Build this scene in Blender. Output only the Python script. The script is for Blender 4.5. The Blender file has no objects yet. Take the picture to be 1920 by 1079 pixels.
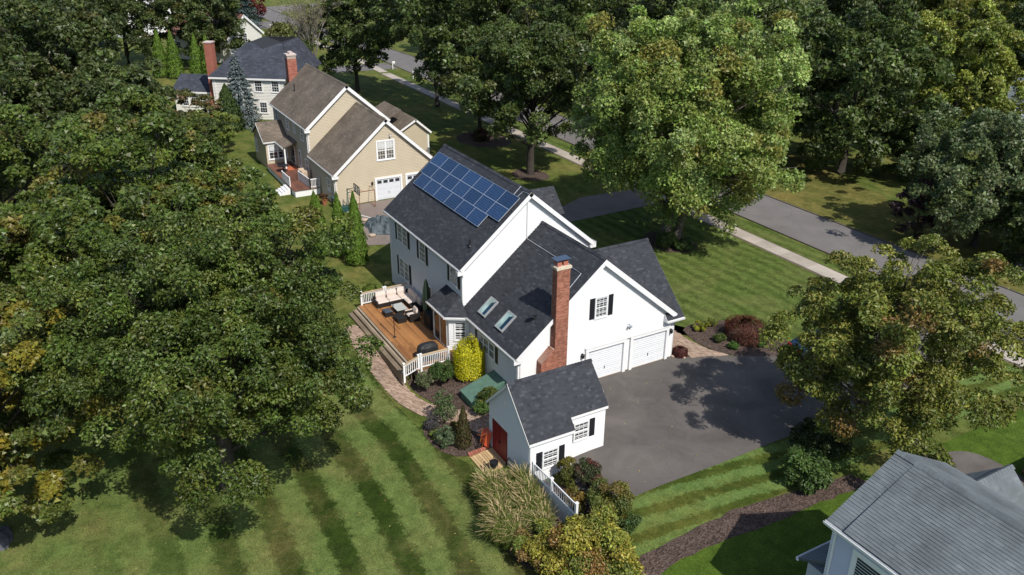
import bpy, bmesh, math, random
import numpy as np
from mathutils import Vector, Matrix, Quaternion

random.seed(7)
scene = bpy.context.scene
COL = scene.collection

# ---------------------------------------------------------------- camera, sky, sun, exposure
def make_camera():
    yaw, pitch, roll = 2.62260813, 0.433364986, 0.00979392
    f = Vector((math.cos(yaw)*math.cos(pitch), math.sin(yaw)*math.cos(pitch), -math.sin(pitch)))
    r = Vector((math.sin(yaw), -math.cos(yaw), 0)); u = r.cross(f)
    c, s = math.cos(roll), math.sin(roll)
    r, u = c*r + s*u, -s*r + c*u
    m = Matrix(((r.x, u.x, -f.x), (r.y, u.y, -f.y), (r.z, u.z, -f.z))).to_4x4()
    m.translation = Vector((36.5934, -25.5012, 27.1040))
    cam = bpy.data.cameras.new('camera'); o = bpy.data.objects.new('camera', cam)
    cam.sensor_width = 36; cam.lens = 1575.19/1920*36
    cam.clip_start = 0.5; cam.clip_end = 3000
    o.matrix_world = m; COL.objects.link(o); scene.camera = o
make_camera()

SUN = Vector((1.0, 0.06, 1.17)).normalized()
world = bpy.data.worlds.new('World'); scene.world = world; world.use_nodes = True
wn = world.node_tree.nodes; wl = world.node_tree.links
bg = wn['Background']; sky = wn.new('ShaderNodeTexSky')
sky.sky_type = 'NISHITA'; sky.sun_disc = False
sky.sun_elevation = math.asin(SUN.z); sky.sun_rotation = math.radians(86.5)
wl.new(sky.outputs['Color'], bg.inputs['Color']); bg.inputs['Strength'].default_value = 0.13
sl = bpy.data.lights.new('sun', 'SUN'); sl.energy = 4.2; sl.angle = math.radians(0.5); sl.color = (1, .955, .88)
so = bpy.data.objects.new('sun', sl); so.rotation_euler = (-SUN).to_track_quat('-Z', 'Y').to_euler(); so.location = SUN*200
COL.objects.link(so)
vs = scene.view_settings
vs.view_transform = 'Standard'; vs.look = 'None'; vs.exposure = 0.32; vs.gamma = 1; vs.use_curve_mapping = False

# ---------------------------------------------------------------- materials
def new_mat(name, rough=.8, spec=.3):
    m = bpy.data.materials.new(name); m.use_nodes = True
    nt = m.node_tree; b = nt.nodes['Principled BSDF']
    b.inputs['Roughness'].default_value = rough; b.inputs['Specular IOR Level'].default_value = spec
    return m, nt, b
def N(nt, t, **kw):
    n = nt.nodes.new(t)
    for k, v in kw.items():
        if k in n.inputs: n.inputs[k].default_value = v
        else: setattr(n, k, v)
    return n
def noise(nt, scale, detail=4, rough=.6, coord=None, dist=0):
    n = N(nt, 'ShaderNodeTexNoise'); n.inputs['Scale'].default_value = scale
    n.inputs['Detail'].default_value = detail; n.inputs['Roughness'].default_value = rough; n.inputs['Distortion'].default_value = dist
    if coord is not None: nt.links.new(coord, n.inputs['Vector'])
    return n.outputs['Fac']
def ramp(nt, fac, stops):
    r = N(nt, 'ShaderNodeValToRGB'); e = r.color_ramp.elements
    while len(e) < len(stops): e.new(.5)
    for i, (p, c) in enumerate(stops):
        e[i].position = p; e[i].color = c if len(c) == 4 else (*c, 1)
    nt.links.new(fac, r.inputs['Fac']); return r.outputs['Color']
def mixc(nt, fac, a, b, mode='MIX'):
    n = N(nt, 'ShaderNodeMix'); n.data_type = 'RGBA'; n.blend_type = mode
    for i, v in ((0, fac), (6, a), (7, b)):
        if isinstance(v, (int, float)): n.inputs[i].default_value = v
        elif isinstance(v, tuple): n.inputs[i].default_value = (*v[:3], 1)
        else: nt.links.new(v, n.inputs[i])
    return n.outputs[2]
def math_n(nt, op, a, b=None, c=None):
    n = N(nt, 'ShaderNodeMath'); n.operation = op
    for i, v in enumerate((a, b, c)):
        if v is None: continue
        if isinstance(v, (int, float)): n.inputs[i].default_value = v
        else: nt.links.new(v, n.inputs[i])
    return n.outputs[0]
def wpos(nt): return N(nt, 'ShaderNodeNewGeometry').outputs['Position']
def bump(nt, b, h, strength=.3, dist=.02):
    n = N(nt, 'ShaderNodeBump'); n.inputs['Strength'].default_value = strength; n.inputs['Distance'].default_value = dist
    nt.links.new(h, n.inputs['Height']); nt.links.new(n.outputs[0], b.inputs['Normal'])

MC = {}
def flat(name, col, rough=.6, spec=.3, var=.12, scale=3.0, metal=0, bumps=0):
    if name in MC: return MC[name]
    m, nt, b = new_mat(name, rough, spec)
    p = wpos(nt)
    n1 = noise(nt, scale, 5, .65, p); 
    lo = tuple(c*(1-var) for c in col); hi = tuple(min(1, c*(1+var)) for c in col)
    c = ramp(nt, n1, [(.3, lo), (.7, hi)])
    nt.links.new(c, b.inputs['Base Color']); b.inputs['Metallic'].default_value = metal
    if bumps: bump(nt, b, noise(nt, 40, 3, .6, p), bumps, .01)
    MC[name] = m; return m
def toned(name, lo, hi, rough=.85, spec=.25, grain=60, stain=.25, bumps=.3):
    """colour between lo and hi by the 'tone' of each piece, with grain and weather stain"""
    if name in MC: return MC[name]
    m, nt, b = new_mat(name, rough, spec); p = wpos(nt)
    a = N(nt, 'ShaderNodeAttribute'); a.attribute_name = 'tone'
    c = mixc(nt, a.outputs['Fac'], lo, hi)
    g = noise(nt, grain, 3, .7, p); s = noise(nt, .55, 4, .6, p)
    c = mixc(nt, 1.0, c, ramp(nt, g, [(.25, (.72,)*3), (.75, (1.28,)*3)]), 'MULTIPLY')
    c = mixc(nt, 1.0, c, ramp(nt, s, [(.3, (1-stain,)*3), (.7, (1+stain,)*3)]), 'MULTIPLY')
    nt.links.new(c, b.inputs['Base Color']); bump(nt, b, g, bumps, .006)
    MC[name] = m; return m

WHITE = flat('white_vinyl_siding', (.66, .66, .66), .5, .3, .03, .8)
TRIM = flat('white_painted_trim', (.73, .73, .725), .45, .35, .03, 2)
DOORW = flat('door_paint_with_recess_shade', (.59, .61, .64), .45, .35, .04, 1.2)  # light grey doors; the grey also paints recess shade onto flush panels
TAN = flat('tan_vinyl_siding', (.45, .385, .28), .55, .3, .05, .8)
CREAM = flat('cream_siding', (.64, .625, .58), .6, .3, .05, .8)
GREYSIDE = flat('pale_grey_siding', (.46, .48, .56), .6, .3, .05, .8)
CHAR = toned('charcoal_shingles', (.020, .022, .027), (.062, .066, .075), grain=35, stain=.1)
CHARB = flat('charcoal_roof_base', (.028, .030, .035), .9, .2, .15, 6)
BROWNR = toned('brown_shingles', (.108, .086, .066), (.19, .157, .122), stain=.3)
BROWNB = flat('brown_roof_base', (.11, .09, .072), .9, .2, .15, 6)
GREYR = toned('grey_green_shingles', (.098, .112, .120), (.140, .158, .164), stain=.30)
GREYB = flat('grey_roof_base', (.08, .09, .095), .9, .2, .15, 6)
NAVYR = toned('dark_blue_grey_shingles', (.028, .032, .044), (.072, .08, .10))
REDBR = toned('red_brown_shingles', (.12, .06, .045), (.2, .105, .08))
BLACK = flat('black_painted', (.014, .015, .018), .5, .3, .1, 5)
GREENM = flat('green_painted_metal', (.085, .155, .118), .55, .35, .2, 2.2, 0, .05)
REDDOOR = flat('dark_red_door_paint', (.17, .009, .016), .5, .35, .08, 3)
WOOD = toned('stained_deck_wood', (.19, .082, .029), (.37, .172, .060), .6, .35, 25, .2, .15)
GREYWOOD = toned('weathered_grey_wood', (.17, .13, .09), (.30, .245, .18), .8, .2, 25, .25, .2)
BRICK = toned('red_brick', (.19, .072, .045), (.38, .165, .11), .9, .2, 40, .25, .4)
BRICKOLD = toned('old_red_brick', (.24, .08, .055), (.36, .14, .10), .9, .2, 40, .2, .4)
MORTAR = flat('mortar', (.36, .29, .24), .95, .1, .15, 10)
CONC = toned('pale_concrete', (.30, .262, .22), (.40, .355, .30), .9, .2, 30, .15, .2)
PAVER = toned('tan_concrete_paver', (.24, .165, .12), (.42, .31, .235), .9, .2, 40, .15, .3)
SANDJ = flat('paver_joint_sand', (.14, .11, .085), .95, .1, .2, 12)
BARK = flat('grey_bark', (.105, .09, .075), .95, .1, .35, 5, 0, .8)
DARKBARK = flat('dark_bark', (.05, .043, .036), .95, .1, .35, 5, 0, .8)
WICK = flat('dark_wicker', (.016, .014, .013), .6, .3, .3, 30, 0, .5)
CUSH = flat('cream_cushion', (.58, .50, .45), .9, .1, .06, 3)
STEEL = flat('galvanised_steel', (.45, .47, .5), .35, .5, .08, 8, .7)
RUST = flat('rusty_orange_steel', (.21, .065, .028), .75, .3, .3, 6)
TARP = flat('blue_grey_tarp', (.075, .095, .105), .7, .25, .5, 3)
COVER = flat('black_grill_cover', (.016, .017, .019), .55, .35, .2, 4)
BEIGEC = flat('beige_cover', (.42, .32, .24), .8, .2, .15, 3)
ROCK = flat('grey_boulder_stone', (.085, .085, .095), .9, .2, .35, 3, 0, .6)
TERRA = flat('terracotta', (.34, .13, .07), .8, .2, .15, 8)
REDP = flat('red_car_paint', (.30, .012, .012), .3, .5, .05, 2)
BLUEP = flat('dark_blue_car_paint', (.012, .03, .07), .3, .5, .05, 2)
ORANGE = flat('orange_red_plastic', (.44, .07, .028), .5, .35, .1, 4)
RUBBER = flat('black_rubber', (.015, .015, .015), .85, .2, .1, 6)
GREENP = flat('dark_green_steel', (.02, .10, .075), .45, .4, .1, 4)

def glass_mat(name, col, rough=.08):
    m, nt, b = new_mat(name, rough, .6)
    p = wpos(nt); n = noise(nt, 1.3, 2, .5, p)
    nt.links.new(ramp(nt, n, [(.35, tuple(c*.55 for c in col)), (.65, col)]), b.inputs['Base Color'])
    return m
GLASS = glass_mat('dark_window_glass', (.03, .035, .042))
GLASSB = glass_mat('window_glass_with_blind', (.42, .45, .47))
SKYGL = glass_mat('pale_skylight_glass', (.36, .50, .47), .12)
SKYGL2 = glass_mat('dark_blue_skylight_glass', (.012, .04, .075), .12)

def panel_mat():
    m, nt, b = new_mat('blue_solar_cells', .22, .3)
    tc = N(nt, 'ShaderNodeTexCoord'); sep = N(nt, 'ShaderNodeSeparateXYZ'); nt.links.new(tc.outputs['Object'], sep.inputs[0])
    def line(v, off, pitch, w):
        t = math_n(nt, 'FRACT', math_n(nt, 'DIVIDE', math_n(nt, 'ADD', v, off), pitch))
        t = math_n(nt, 'ABSOLUTE', math_n(nt, 'SUBTRACT', t, .5))
        return math_n(nt, 'GREATER_THAN', t, .5-w/pitch/2)
    lx = line(sep.outputs[0], 0.0, .163, .012); ly = line(sep.outputs[1], 0.0, .158, .011)
    bus = line(sep.outputs[1], .04, .079, .004)
    g = math_n(nt, 'MAXIMUM', lx, ly)
    oi = N(nt, 'ShaderNodeObjectInfo'); cell = noise(nt, 7, 3, .7, tc.outputs['Object'])
    c = ramp(nt, cell, [(.3, (.003, .017, .058)), (.7, (.008, .038, .105))])
    c = mixc(nt, math_n(nt, 'MULTIPLY', bus, .25), c, (.16, .2, .28))
    c = mixc(nt, math_n(nt, 'MULTIPLY', g, .5), c, (.20, .26, .36))
    c = mixc(nt, 1.0, c, ramp(nt, oi.outputs['Random'], [(0, (.8,)*3), (1, (1.2,)*3)]), 'MULTIPLY')
    nt.links.new(c, b.inputs['Base Color']); return m
PANEL = panel_mat()

def leaf_mat(name, trans=.25, rough=.45, spec=.35):
    m, nt, b = new_mat(name, rough, spec)
    a = N(nt, 'ShaderNodeAttribute'); a.attribute_name = 'tint'
    nt.links.new(a.outputs['Color'], b.inputs['Base Color'])
    t = N(nt, 'ShaderNodeBsdfTranslucent')
    nt.links.new(mixc(nt, 1.0, a.outputs['Color'], (1.15, 1.25, .6), 'MULTIPLY'), t.inputs['Color'])
    mx = N(nt, 'ShaderNodeMixShader'); mx.inputs[0].default_value = trans
    nt.links.new(b.outputs[0], mx.inputs[1]); nt.links.new(t.outputs[0], mx.inputs[2])
    nt.links.new(mx.outputs[0], nt.nodes['Material Output'].inputs['Surface']); return m
LEAF = leaf_mat('broad_leaves'); NEEDLE = leaf_mat('needle_sprays', .12, .6, .2); GLOSSY = leaf_mat('glossy_oak_leaves', .22, .42, .35)

def grass_mat(name, dark, light, dry, ang=0., period=2.4, stripe=.5, wob=.5, dryness=.5, curve=0., warp=.15, cx=0., fade=None):
    m, nt, b = new_mat(name, .95, .1); p = wpos(nt)
    sep = N(nt, 'ShaderNodeSeparateXYZ'); nt.links.new(p, sep.inputs[0]); x, y = sep.outputs[0], sep.outputs[1]
    t = math_n(nt, 'ADD', math_n(nt, 'MULTIPLY', x, -math.sin(ang)), math_n(nt, 'MULTIPLY', y, math.cos(ang)))
    if curve:
        xx = math_n(nt, 'SUBTRACT', x, cx); t = math_n(nt, 'ADD', t, math_n(nt, 'MULTIPLY', math_n(nt, 'MULTIPLY', xx, xx), curve))
    t = math_n(nt, 'ADD', t, math_n(nt, 'MULTIPLY', math_n(nt, 'SUBTRACT', noise(nt, .22, 2, .5, p), .5), wob*4))
    t = math_n(nt, 'ADD', t, math_n(nt, 'MULTIPLY', math_n(nt, 'SUBTRACT', noise(nt, 3.0, 5, .75, p), .5), warp*9))
    s = math_n(nt, 'SINE', math_n(nt, 'MULTIPLY', t, 2*math.pi/period))
    s = math_n(nt, 'MULTIPLY_ADD', s, .5, .5)
    brk = ramp(nt, noise(nt, .35, 3, .6, p), [(.25, (.75,)*3), (.5, (1,)*3)])
    s = math_n(nt, 'MULTIPLY', ramp(nt, s, [(.38, (0,)*3), (.72, (1,)*3)]), stripe)
    s = math_n(nt, 'MULTIPLY', s, brk)
    if fade:
        mr = N(nt, 'ShaderNodeMapRange'); mr.inputs[1].default_value = fade[0]; mr.inputs[2].default_value = fade[1]; nt.links.new(math_n(nt, 'ADD', y, math_n(nt, 'MULTIPLY', x, .12)), mr.inputs[0])
        s = math_n(nt, 'MULTIPLY', s, mr.outputs[0])
    base = mixc(nt, s, light, dark)
    big = noise(nt, .22, 6, .72, p, .5); med = noise(nt, 1.3, 6, .75, p, .4)
    base = mixc(nt, math_n(nt, 'MULTIPLY', ramp(nt, big, [(.45, (0,)*3), (.72, (1,)*3)]), dryness), base, dry)
    base = mixc(nt, 1.0, base, ramp(nt, med, [(.30, (.60, .63, .56)), (.70, (1.38, 1.34, 1.36))]), 'MULTIPLY')
    fine = noise(nt, 14, 4, .75, p)
    base = mixc(nt, 1.0, base, ramp(nt, fine, [(.28, (.45,)*3), (.72, (1.55,)*3)]), 'MULTIPLY')
    nt.links.new(base, b.inputs['Base Color']); bump(nt, b, fine, .8, .06); return m

def asphalt_mat(name, col, patch=.18, cracks=.5):
    m, nt, b = new_mat(name, .92, .2); p = wpos(nt)
    n1 = noise(nt, .35, 5, .6, p, .6); n2 = noise(nt, 45, 3, .8, p)
    c = ramp(nt, n1, [(.3, tuple(k*(1-patch) for k in col)), (.7, tuple(k*(1+patch) for k in col))])
    c = mixc(nt, 1.0, c, ramp(nt, n2, [(.3, (.78,)*3), (.7, (1.22,)*3)]), 'MULTIPLY')
    v = N(nt, 'ShaderNodeTexVoronoi'); v.feature = 'DISTANCE_TO_EDGE'; v.inputs['Scale'].default_value = .16
    w = N(nt, 'ShaderNodeVectorMath'); w.operation = 'ADD'
    nz = N(nt, 'ShaderNodeTexNoise'); nz.inputs['Scale'].default_value = .8; nz.inputs['Detail'].default_value = 5
    nt.links.new(p, nz.inputs['Vector']); sc = N(nt, 'ShaderNodeVectorMath'); sc.operation = 'SCALE'; sc.inputs['Scale'].default_value = 1.6
    nt.links.new(nz.outputs['Color'], sc.inputs[0]); nt.links.new(p, w.inputs[0]); nt.links.new(sc.outputs[0], w.inputs[1])
    nt.links.new(w.outputs[0], v.inputs['Vector'])
    cr = ramp(nt, v.outputs['Distance'], [(0.0, (1-cracks,)*3), (.006, (1,)*3)])
    c = mixc(nt, 1.0, c, cr, 'MULTIPLY')
    nt.links.new(c, b.inputs['Base Color']); bump(nt, b, n2, .35, .01); return m
ROADM = asphalt_mat('old_grey_asphalt', (.145, .135, .130), .12, .35)
DRIVEM = asphalt_mat('dark_driveway_asphalt', (.102, .091, .083), .28, .16)
TDRIVEM = asphalt_mat('brownish_worn_asphalt', (.19, .155, .135), .15, .3)
def mulch_mat():
    m, nt, b = new_mat('brown_bark_mulch', .95, .1); p = wpos(nt)
    v = N(nt, 'ShaderNodeTexVoronoi'); v.inputs['Scale'].default_value = 14; nt.links.new(p, v.inputs['Vector'])
    c = ramp(nt, v.outputs['Color'], [(.1, (.035, .025, .02)), (.9, (.125, .09, .075))])
    c = mixc(nt, 1.0, c, ramp(nt, noise(nt, .9, 3, .6, p), [(.3, (.75,)*3), (.7, (1.2,)*3)]), 'MULTIPLY')
    nt.links.new(c, b.inputs['Base Color']); bump(nt, b, v.outputs['Distance'], .8, .05); return m
MULCH = mulch_mat()

# ---------------------------------------------------------------- mesh helpers
class MB:
    def __init__(s, xf=None): s.v = []; s.f = []; s.t = []; s.xf = xf
    def add(s, vs, fs, tone=.5):
        o = len(s.v); s.v += [tuple(v) for v in vs]; s.f += [tuple(i+o for i in f) for f in fs]; s.t += [tone]*len(fs); return s
    def poly(s, pts, tone=.5): return s.add(pts, [tuple(range(len(pts)))], tone)
    def box(s, x0, x1, y0, y1, z0, z1, tone=.5):
        return s.add([(x0,y0,z0),(x1,y0,z0),(x1,y1,z0),(x0,y1,z0),(x0,y0,z1),(x1,y0,z1),(x1,y1,z1),(x0,y1,z1)],
                     [(0,3,2,1),(4,5,6,7),(0,1,5,4),(1,2,6,5),(2,3,7,6),(3,0,4,7)], tone)
    def extrude(s, pts, vec, tone=.5):
        n = len(pts); vec = Vector(vec); a = [Vector(p) for p in pts]; b = [p+vec for p in a]
        return s.add(a+b, [tuple(range(n))[::-1], tuple(range(n, 2*n))] + [(i, (i+1) % n, n+(i+1) % n, n+i) for i in range(n)], tone)
    def beam(s, p, q, w, h, up=(0,0,1), tone=.5):
        p = Vector(p); q = Vector(q); d = (q-p).normalized(); up = Vector(up)
        if abs(d.dot(up)) > .99: up = Vector((0,1,0))
        r = d.cross(up).normalized(); u = r.cross(d)
        a = [p - r*w/2 - u*h/2, p + r*w/2 - u*h/2, p + r*w/2 + u*h/2, p - r*w/2 + u*h/2]
        return s.extrude(a, q-p, tone)
    def tube(s, pts, rad, n=8, tone=.5):
        pts = [Vector(p) for p in pts]
        if not isinstance(rad, (list, tuple)): rad = [rad]*len(pts)
        vs, fs = [], []
        for i, p in enumerate(pts):
            d = (pts[min(i+1, len(pts)-1)] - pts[max(i-1, 0)]).normalized()
            q = d.to_track_quat('Z', 'Y')
            for k in range(n):
                a = 2*math.pi*k/n; vs.append(p + q @ Vector((math.cos(a)*rad[i], math.sin(a)*rad[i], 0)))
        for i in range(len(pts)-1):
            for k in range(n): fs.append((i*n+k, i*n+(k+1) % n, (i+1)*n+(k+1) % n, (i+1)*n+k))
        fs.append(tuple(range(n))[::-1]); fs.append(tuple((len(pts)-1)*n+k for k in range(n)))
        return s.add(vs, fs, tone)
    def lathe(s, c, prof, n=12, tone=.5):
        vs = [(c[0]+r*math.cos(2*math.pi*k/n), c[1]+r*math.sin(2*math.pi*k/n), c[2]+z) for r, z in prof for k in range(n)]
        fs = [(i*n+k, i*n+(k+1) % n, (i+1)*n+(k+1) % n, (i+1)*n+k) for i in range(len(prof)-1) for k in range(n)]
        fs += [tuple(range(n))[::-1], tuple((len(prof)-1)*n+k for k in range(n))]
        return s.add(vs, fs, tone)
    def build(s, name, m, parent=None, kind=None, label=None, smooth=False):
        me = bpy.data.meshes.new(name)
        vs = s.v if s.xf is None else [tuple(s.xf @ Vector(v)) for v in s.v]
        me.from_pydata(vs, [], s.f); me.materials.append(m)
        at = me.attributes.new('tone', 'FLOAT', 'FACE'); at.data.foreach_set('value', s.t)
        if smooth: me.polygons.foreach_set('use_smooth', [True]*len(me.polygons))
        me.update()
        return link(name, me, parent, kind, label)
def link(name, me, parent=None, kind=None, label=None):
    o = bpy.data.objects.new(name, me); COL.objects.link(o)
    if parent is not None:
        o.parent = parent
        if parent.type == 'EMPTY': o.matrix_parent_inverse = parent.matrix_basis.inverted()
    if kind: o['kind'] = kind
    if label: o['label'] = label
    return o
def tag(o, label, cat, group=None, kind=None):
    o['label'] = label; o['category'] = cat
    if group: o['group'] = group
    if kind: o['kind'] = kind
    return o
def thing(name, loc, label, cat, group=None):
    o = bpy.data.objects.new(name, None); o.empty_display_size = .3; o.location = loc; COL.objects.link(o)
    return tag(o, label, cat, group)
def copy_thing(src, loc, rotz, label, scale=1.0):
    """copy of a thing with its parts and sub-parts, moved as one"""
    r = src.copy(); COL.objects.link(r); r.location = loc; r.rotation_euler = (0, 0, rotz); r.scale = (scale,)*3; r['label'] = label
    for ch in src.children:
        c = ch.copy(); COL.objects.link(c); c.parent = r
        for g in ch.children:
            d = g.copy(); COL.objects.link(d); d.parent = c
    return r

# ---------------------------------------------------------------- ground
def ss(a, b, x): t = min(1, max(0, (x-a)/(b-a))); return t*t*(3-2*t)
def G(x, y):
    return -0.85*ss(-3.0, -9.0, y)*ss(-14, -3, x)
DRY = (.20, .17, .075)
LAWN_REAR = grass_mat('rear_lawn_grass', (.022, .040, .005), (.092, .130, .034), (.185, .150, .058), 0, 2.5, 1.0, .12, .5, .008, .17, 1.5, (-29, -20))
LAWN_FRONT = grass_mat('front_lawn_grass', (.029, .048, .007), (.086, .122, .028), (.15, .145, .055), .03, 1.25, .62, .6, .6, 0, .24)
LAWN_SIDE = grass_mat('side_strip_grass', (.040, .058, .008), (.095, .150, .040), (.16, .145, .035), 1.44, 1.35, .95, .2, .5, 0, .12)
LAWN_NEIGH = grass_mat('bright_neighbour_grass', (.044, .080, .009), (.056, .096, .012), (.075, .105, .018), .5, 2.2, .3, .5, .3, 0, .15)
LAWN_FAR = grass_mat('patchy_far_grass', (.045, .070, .012), (.085, .11, .025), (.20, .165, .055), .1, 2.0, .5, .8, .75, 0, .3)

def grid_ground():
    xs = sorted(set([-900, -600, -400, -300] + list(range(-240, -20, 10)) + [i*.5 for i in range(-40, 61)] + list(range(35, 100, 8)) + [200, 400, 700]))
    ys = sorted(set([-600, -300, -150] + list(range(-100, -40, 10)) + [i*.5 for i in range(-80, 17)] + list(range(10, 120, 5)) + [150, 200, 300, 500, 900]))
    vs = [(x, y, G(x, y)) for y in ys for x in xs]; nx = len(xs)
    fs = [(j*nx+i, j*nx+i+1, (j+1)*nx+i+1, (j+1)*nx+i) for j in range(len(ys)-1) for i in range(nx-1)]
    b = MB(); b.add(vs, fs); o = b.build('ground', LAWN_FAR, None, 'structure')
grid_ground()

def clip_poly(p, ax, c, keep_less):
    out = []
    for i in range(len(p)):
        a, b = p[i], p[(i+1) % len(p)]
        ia = (a[ax] <= c) if keep_less else (a[ax] >= c); ib = (b[ax] <= c) if keep_less else (b[ax] >= c)
        if ia: out.append(a)
        if ia != ib:
            t = (c-a[ax])/(b[ax]-a[ax]); out.append(tuple(a[k]+(b[k]-a[k])*t for k in range(2)))
    return out
def inside(p, x, y):
    c = False; n = len(p)
    for i in range(n):
        (x1, y1), (x2, y2) = p[i], p[(i+1) % n]
        if (y1 > y) != (y2 > y) and x < (x2-x1)*(y-y1)/(y2-y1)+x1: c = not c
    return c
def smooth_poly(p, it=2):
    for _ in range(it):
        q = []
        for i in range(len(p)):
            a, b = p[i], p[(i+1) % len(p)]
            q += [tuple(a[k]*.75+b[k]*.25 for k in range(2)), tuple(a[k]*.25+b[k]*.75 for k in range(2))]
        p = q
    return p
def rough_poly(p, amp, step=.6, seed=1):
    r = random.Random(seed); q = []
    for i in range(len(p)):
        a, b = p[i], p[(i+1) % len(p)]; L = math.hypot(b[0]-a[0], b[1]-a[1]); n = max(1, int(L/step))
        for k in range(n):
            t = k/n; q.append((a[0]+(b[0]-a[0])*t+r.uniform(-amp, amp), a[1]+(b[1]-a[1])*t+r.uniform(-amp, amp)))
    return q
def sheet(name, poly, dz, m, kind='structure', parent=None):
    """polygon draped on the ground, cut on the same half-metre lines as the ground"""
    bm = bmesh.new(); f = bm.faces.new([bm.verts.new((x, y, 0)) for x, y in poly]); bmesh.ops.triangulate(bm, faces=[f])
    x0, x1 = min(p[0] for p in poly), max(p[0] for p in poly); y0, y1 = min(p[1] for p in poly), max(p[1] for p in poly)
    if y0 < -2.5 and x1 > -14:
        for ax, lo, hi in ((0, max(x0, -14.5), min(x1, 30)), (1, max(y0, -40), min(y1, -2.5))):
            k = math.ceil(lo*2)
            while k/2 < hi:
                n = (1, 0, 0) if ax == 0 else (0, 1, 0)
                bmesh.ops.bisect_plane(bm, geom=bm.verts[:]+bm.edges[:]+bm.faces[:], plane_co=(k/2 if ax == 0 else 0, k/2 if ax else 0, 0), plane_no=n)
                k += 1
    for v in bm.verts: v.co.z = G(v.co.x, v.co.y) + dz
    for f in bm.faces:
        if f.normal.z < 0: f.normal_flip()
    me = bpy.data.meshes.new(name); bm.to_mesh(me); bm.free(); me.materials.append(m)
    me.update()
    if me.polygons and me.polygons[0].normal.z < 0: me.flip_normals()
    return link(name, me, parent, kind)

sheet('rear_lawn', [(-45,-40),(14.2,-40),(14.2,-9),(13.6,-6),(11.5,-5.5),(8,-6.5),(2.2,-9.2),(-.9,-9.8),(-5,-10.2),(-13,-10.4),(-18,-9.5),(-45,-9)], .012, LAWN_REAR)
sheet('front_lawn', [(-27,6),(-7,6),(-7,8.4),(-2.6,11),(-2.4,13.3),(-1,15.1),(1,15.7),(2.8,15.3),(3.7,14.6),(4.5,18),(5,26.2),(-21,26.2),(-27,20)], .006, LAWN_FRONT)
sheet('verge_lawn', [(-95,28.2),(5,28.2),(4.6,30.3),(-95,30.3)], .008, LAWN_FRONT)
sheet('side_lawn', rough_poly([(10.3,-5),(10.3,26),(13.8,26),(13.75,-3),(13.75,-9),(11.5,-7)], .05, 1), .016, LAWN_SIDE)
sheet('neighbour_lawn', [(14.9,-45),(60,-45),(60,26.2),(14.9,26.2)], .016, LAWN_NEIGH)
# roads and paving
def wavy_line(pts, w0, w1):
    L, R = [], []
    for i, p in enumerate(pts):
        a = Vector(pts[max(0, i-1)]); b = Vector(pts[min(len(pts)-1, i+1)]); d = (b-a).normalized(); n = Vector((-d.y, d.x))
        L.append(tuple(Vector(p)+n*w1)); R.append(tuple(Vector(p)+n*w0))
    return R + L[::-1]
CURB = [(80, 30.55), (30, 30.55), (-60, 30.55), (-90, 31.2), (-115, 31.5), (-140, 29.5), (-165, 27.6), (-185, 27), (-200, 27)]
sheet('road', wavy_line(CURB[::-1], 0, 6.5), .022, ROADM)
sheet('crossroad', [(-206,-60),(-196,-60),(-194,26),(-190,34),(-196,60),(-215,110),(-225,110),(-206,60),(-203,34)], .018, ROADM)
sheet('far_driveway', [(-196,14),(-178,14),(-163,20),(-160,27.5),(-172,27.5),(-182,21),(-196,22)], .026, ROADM)
KB = MB()
for off, hh in ((-.14, .1), (6.5, .1)):
    for i in range(len(CURB)-1):
        a, b = Vector(CURB[i]), Vector(CURB[i+1]); d = (b-a).normalized(); n = Vector((d.y, -d.x))
        p = a + n*(off+.07); q = b + n*(off+.07)
        KB.beam((p.x, p.y, .03), (q.x, q.y, .03), .13, .12)
KB.build('kerb', flat('dark_asphalt_kerb', (.10, .085, .075), .9, .2, .2, 3), None, 'structure')
drive = [(.0,7.2),(1.9,10.95),(3.6,14.5),(4.5,18),(5,26.2),(5,28.2),(4.2,30.5),(11.2,30.5),(10.5,28.2),(10.4,26.2),(10.3,8.3),(10.36,2.2),(10.3,-1.5),(10.36,-3.7),(9.3,-4.7),(7.85,-5.5),(6.3,-4.8),(4.5,-3),(.5,-2.5),(0.02,-1.2)]
sheet('driveway', drive, .030, DRIVEM)
sheet('neighbour_driveway', smooth_poly([(14.9,10.6),(15.5,14.2),(16.6,15.4),(19.5,15.4),(30,14.5),(30,7),(22,7),(19,8.5),(15.6,8.8)], 2), .03, DRIVEM)
sheet('driveway_apron', [(-29.6,20),(-27,14.5),(-24.2,14),(-24.6,26.2),(-24.4,30.5),(-29.6,30.5),(-29.5,26.2)], .026, TDRIVEM)
sheet('parking_court', [(-38.1,-1.6),(-27.6,-3.1),(-26.6,-.6),(-25,14),(-30,16),(-38.1,13)], .03, TDRIVEM)
mk = MB()
for a, b in (((-36.6,-1.8),(-30.0,1.6)), ((-33.9,-2.4),(-33.3,-2.1))): mk.beam((*a, .036), (*b, .036), .09, .006)
mk.build('court_marking', TRIM, None, 'structure')
sheet('far_house_drive', [(-110,20),(-104,20),(-103,31),(-109,31)], .02, ROADM)

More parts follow.
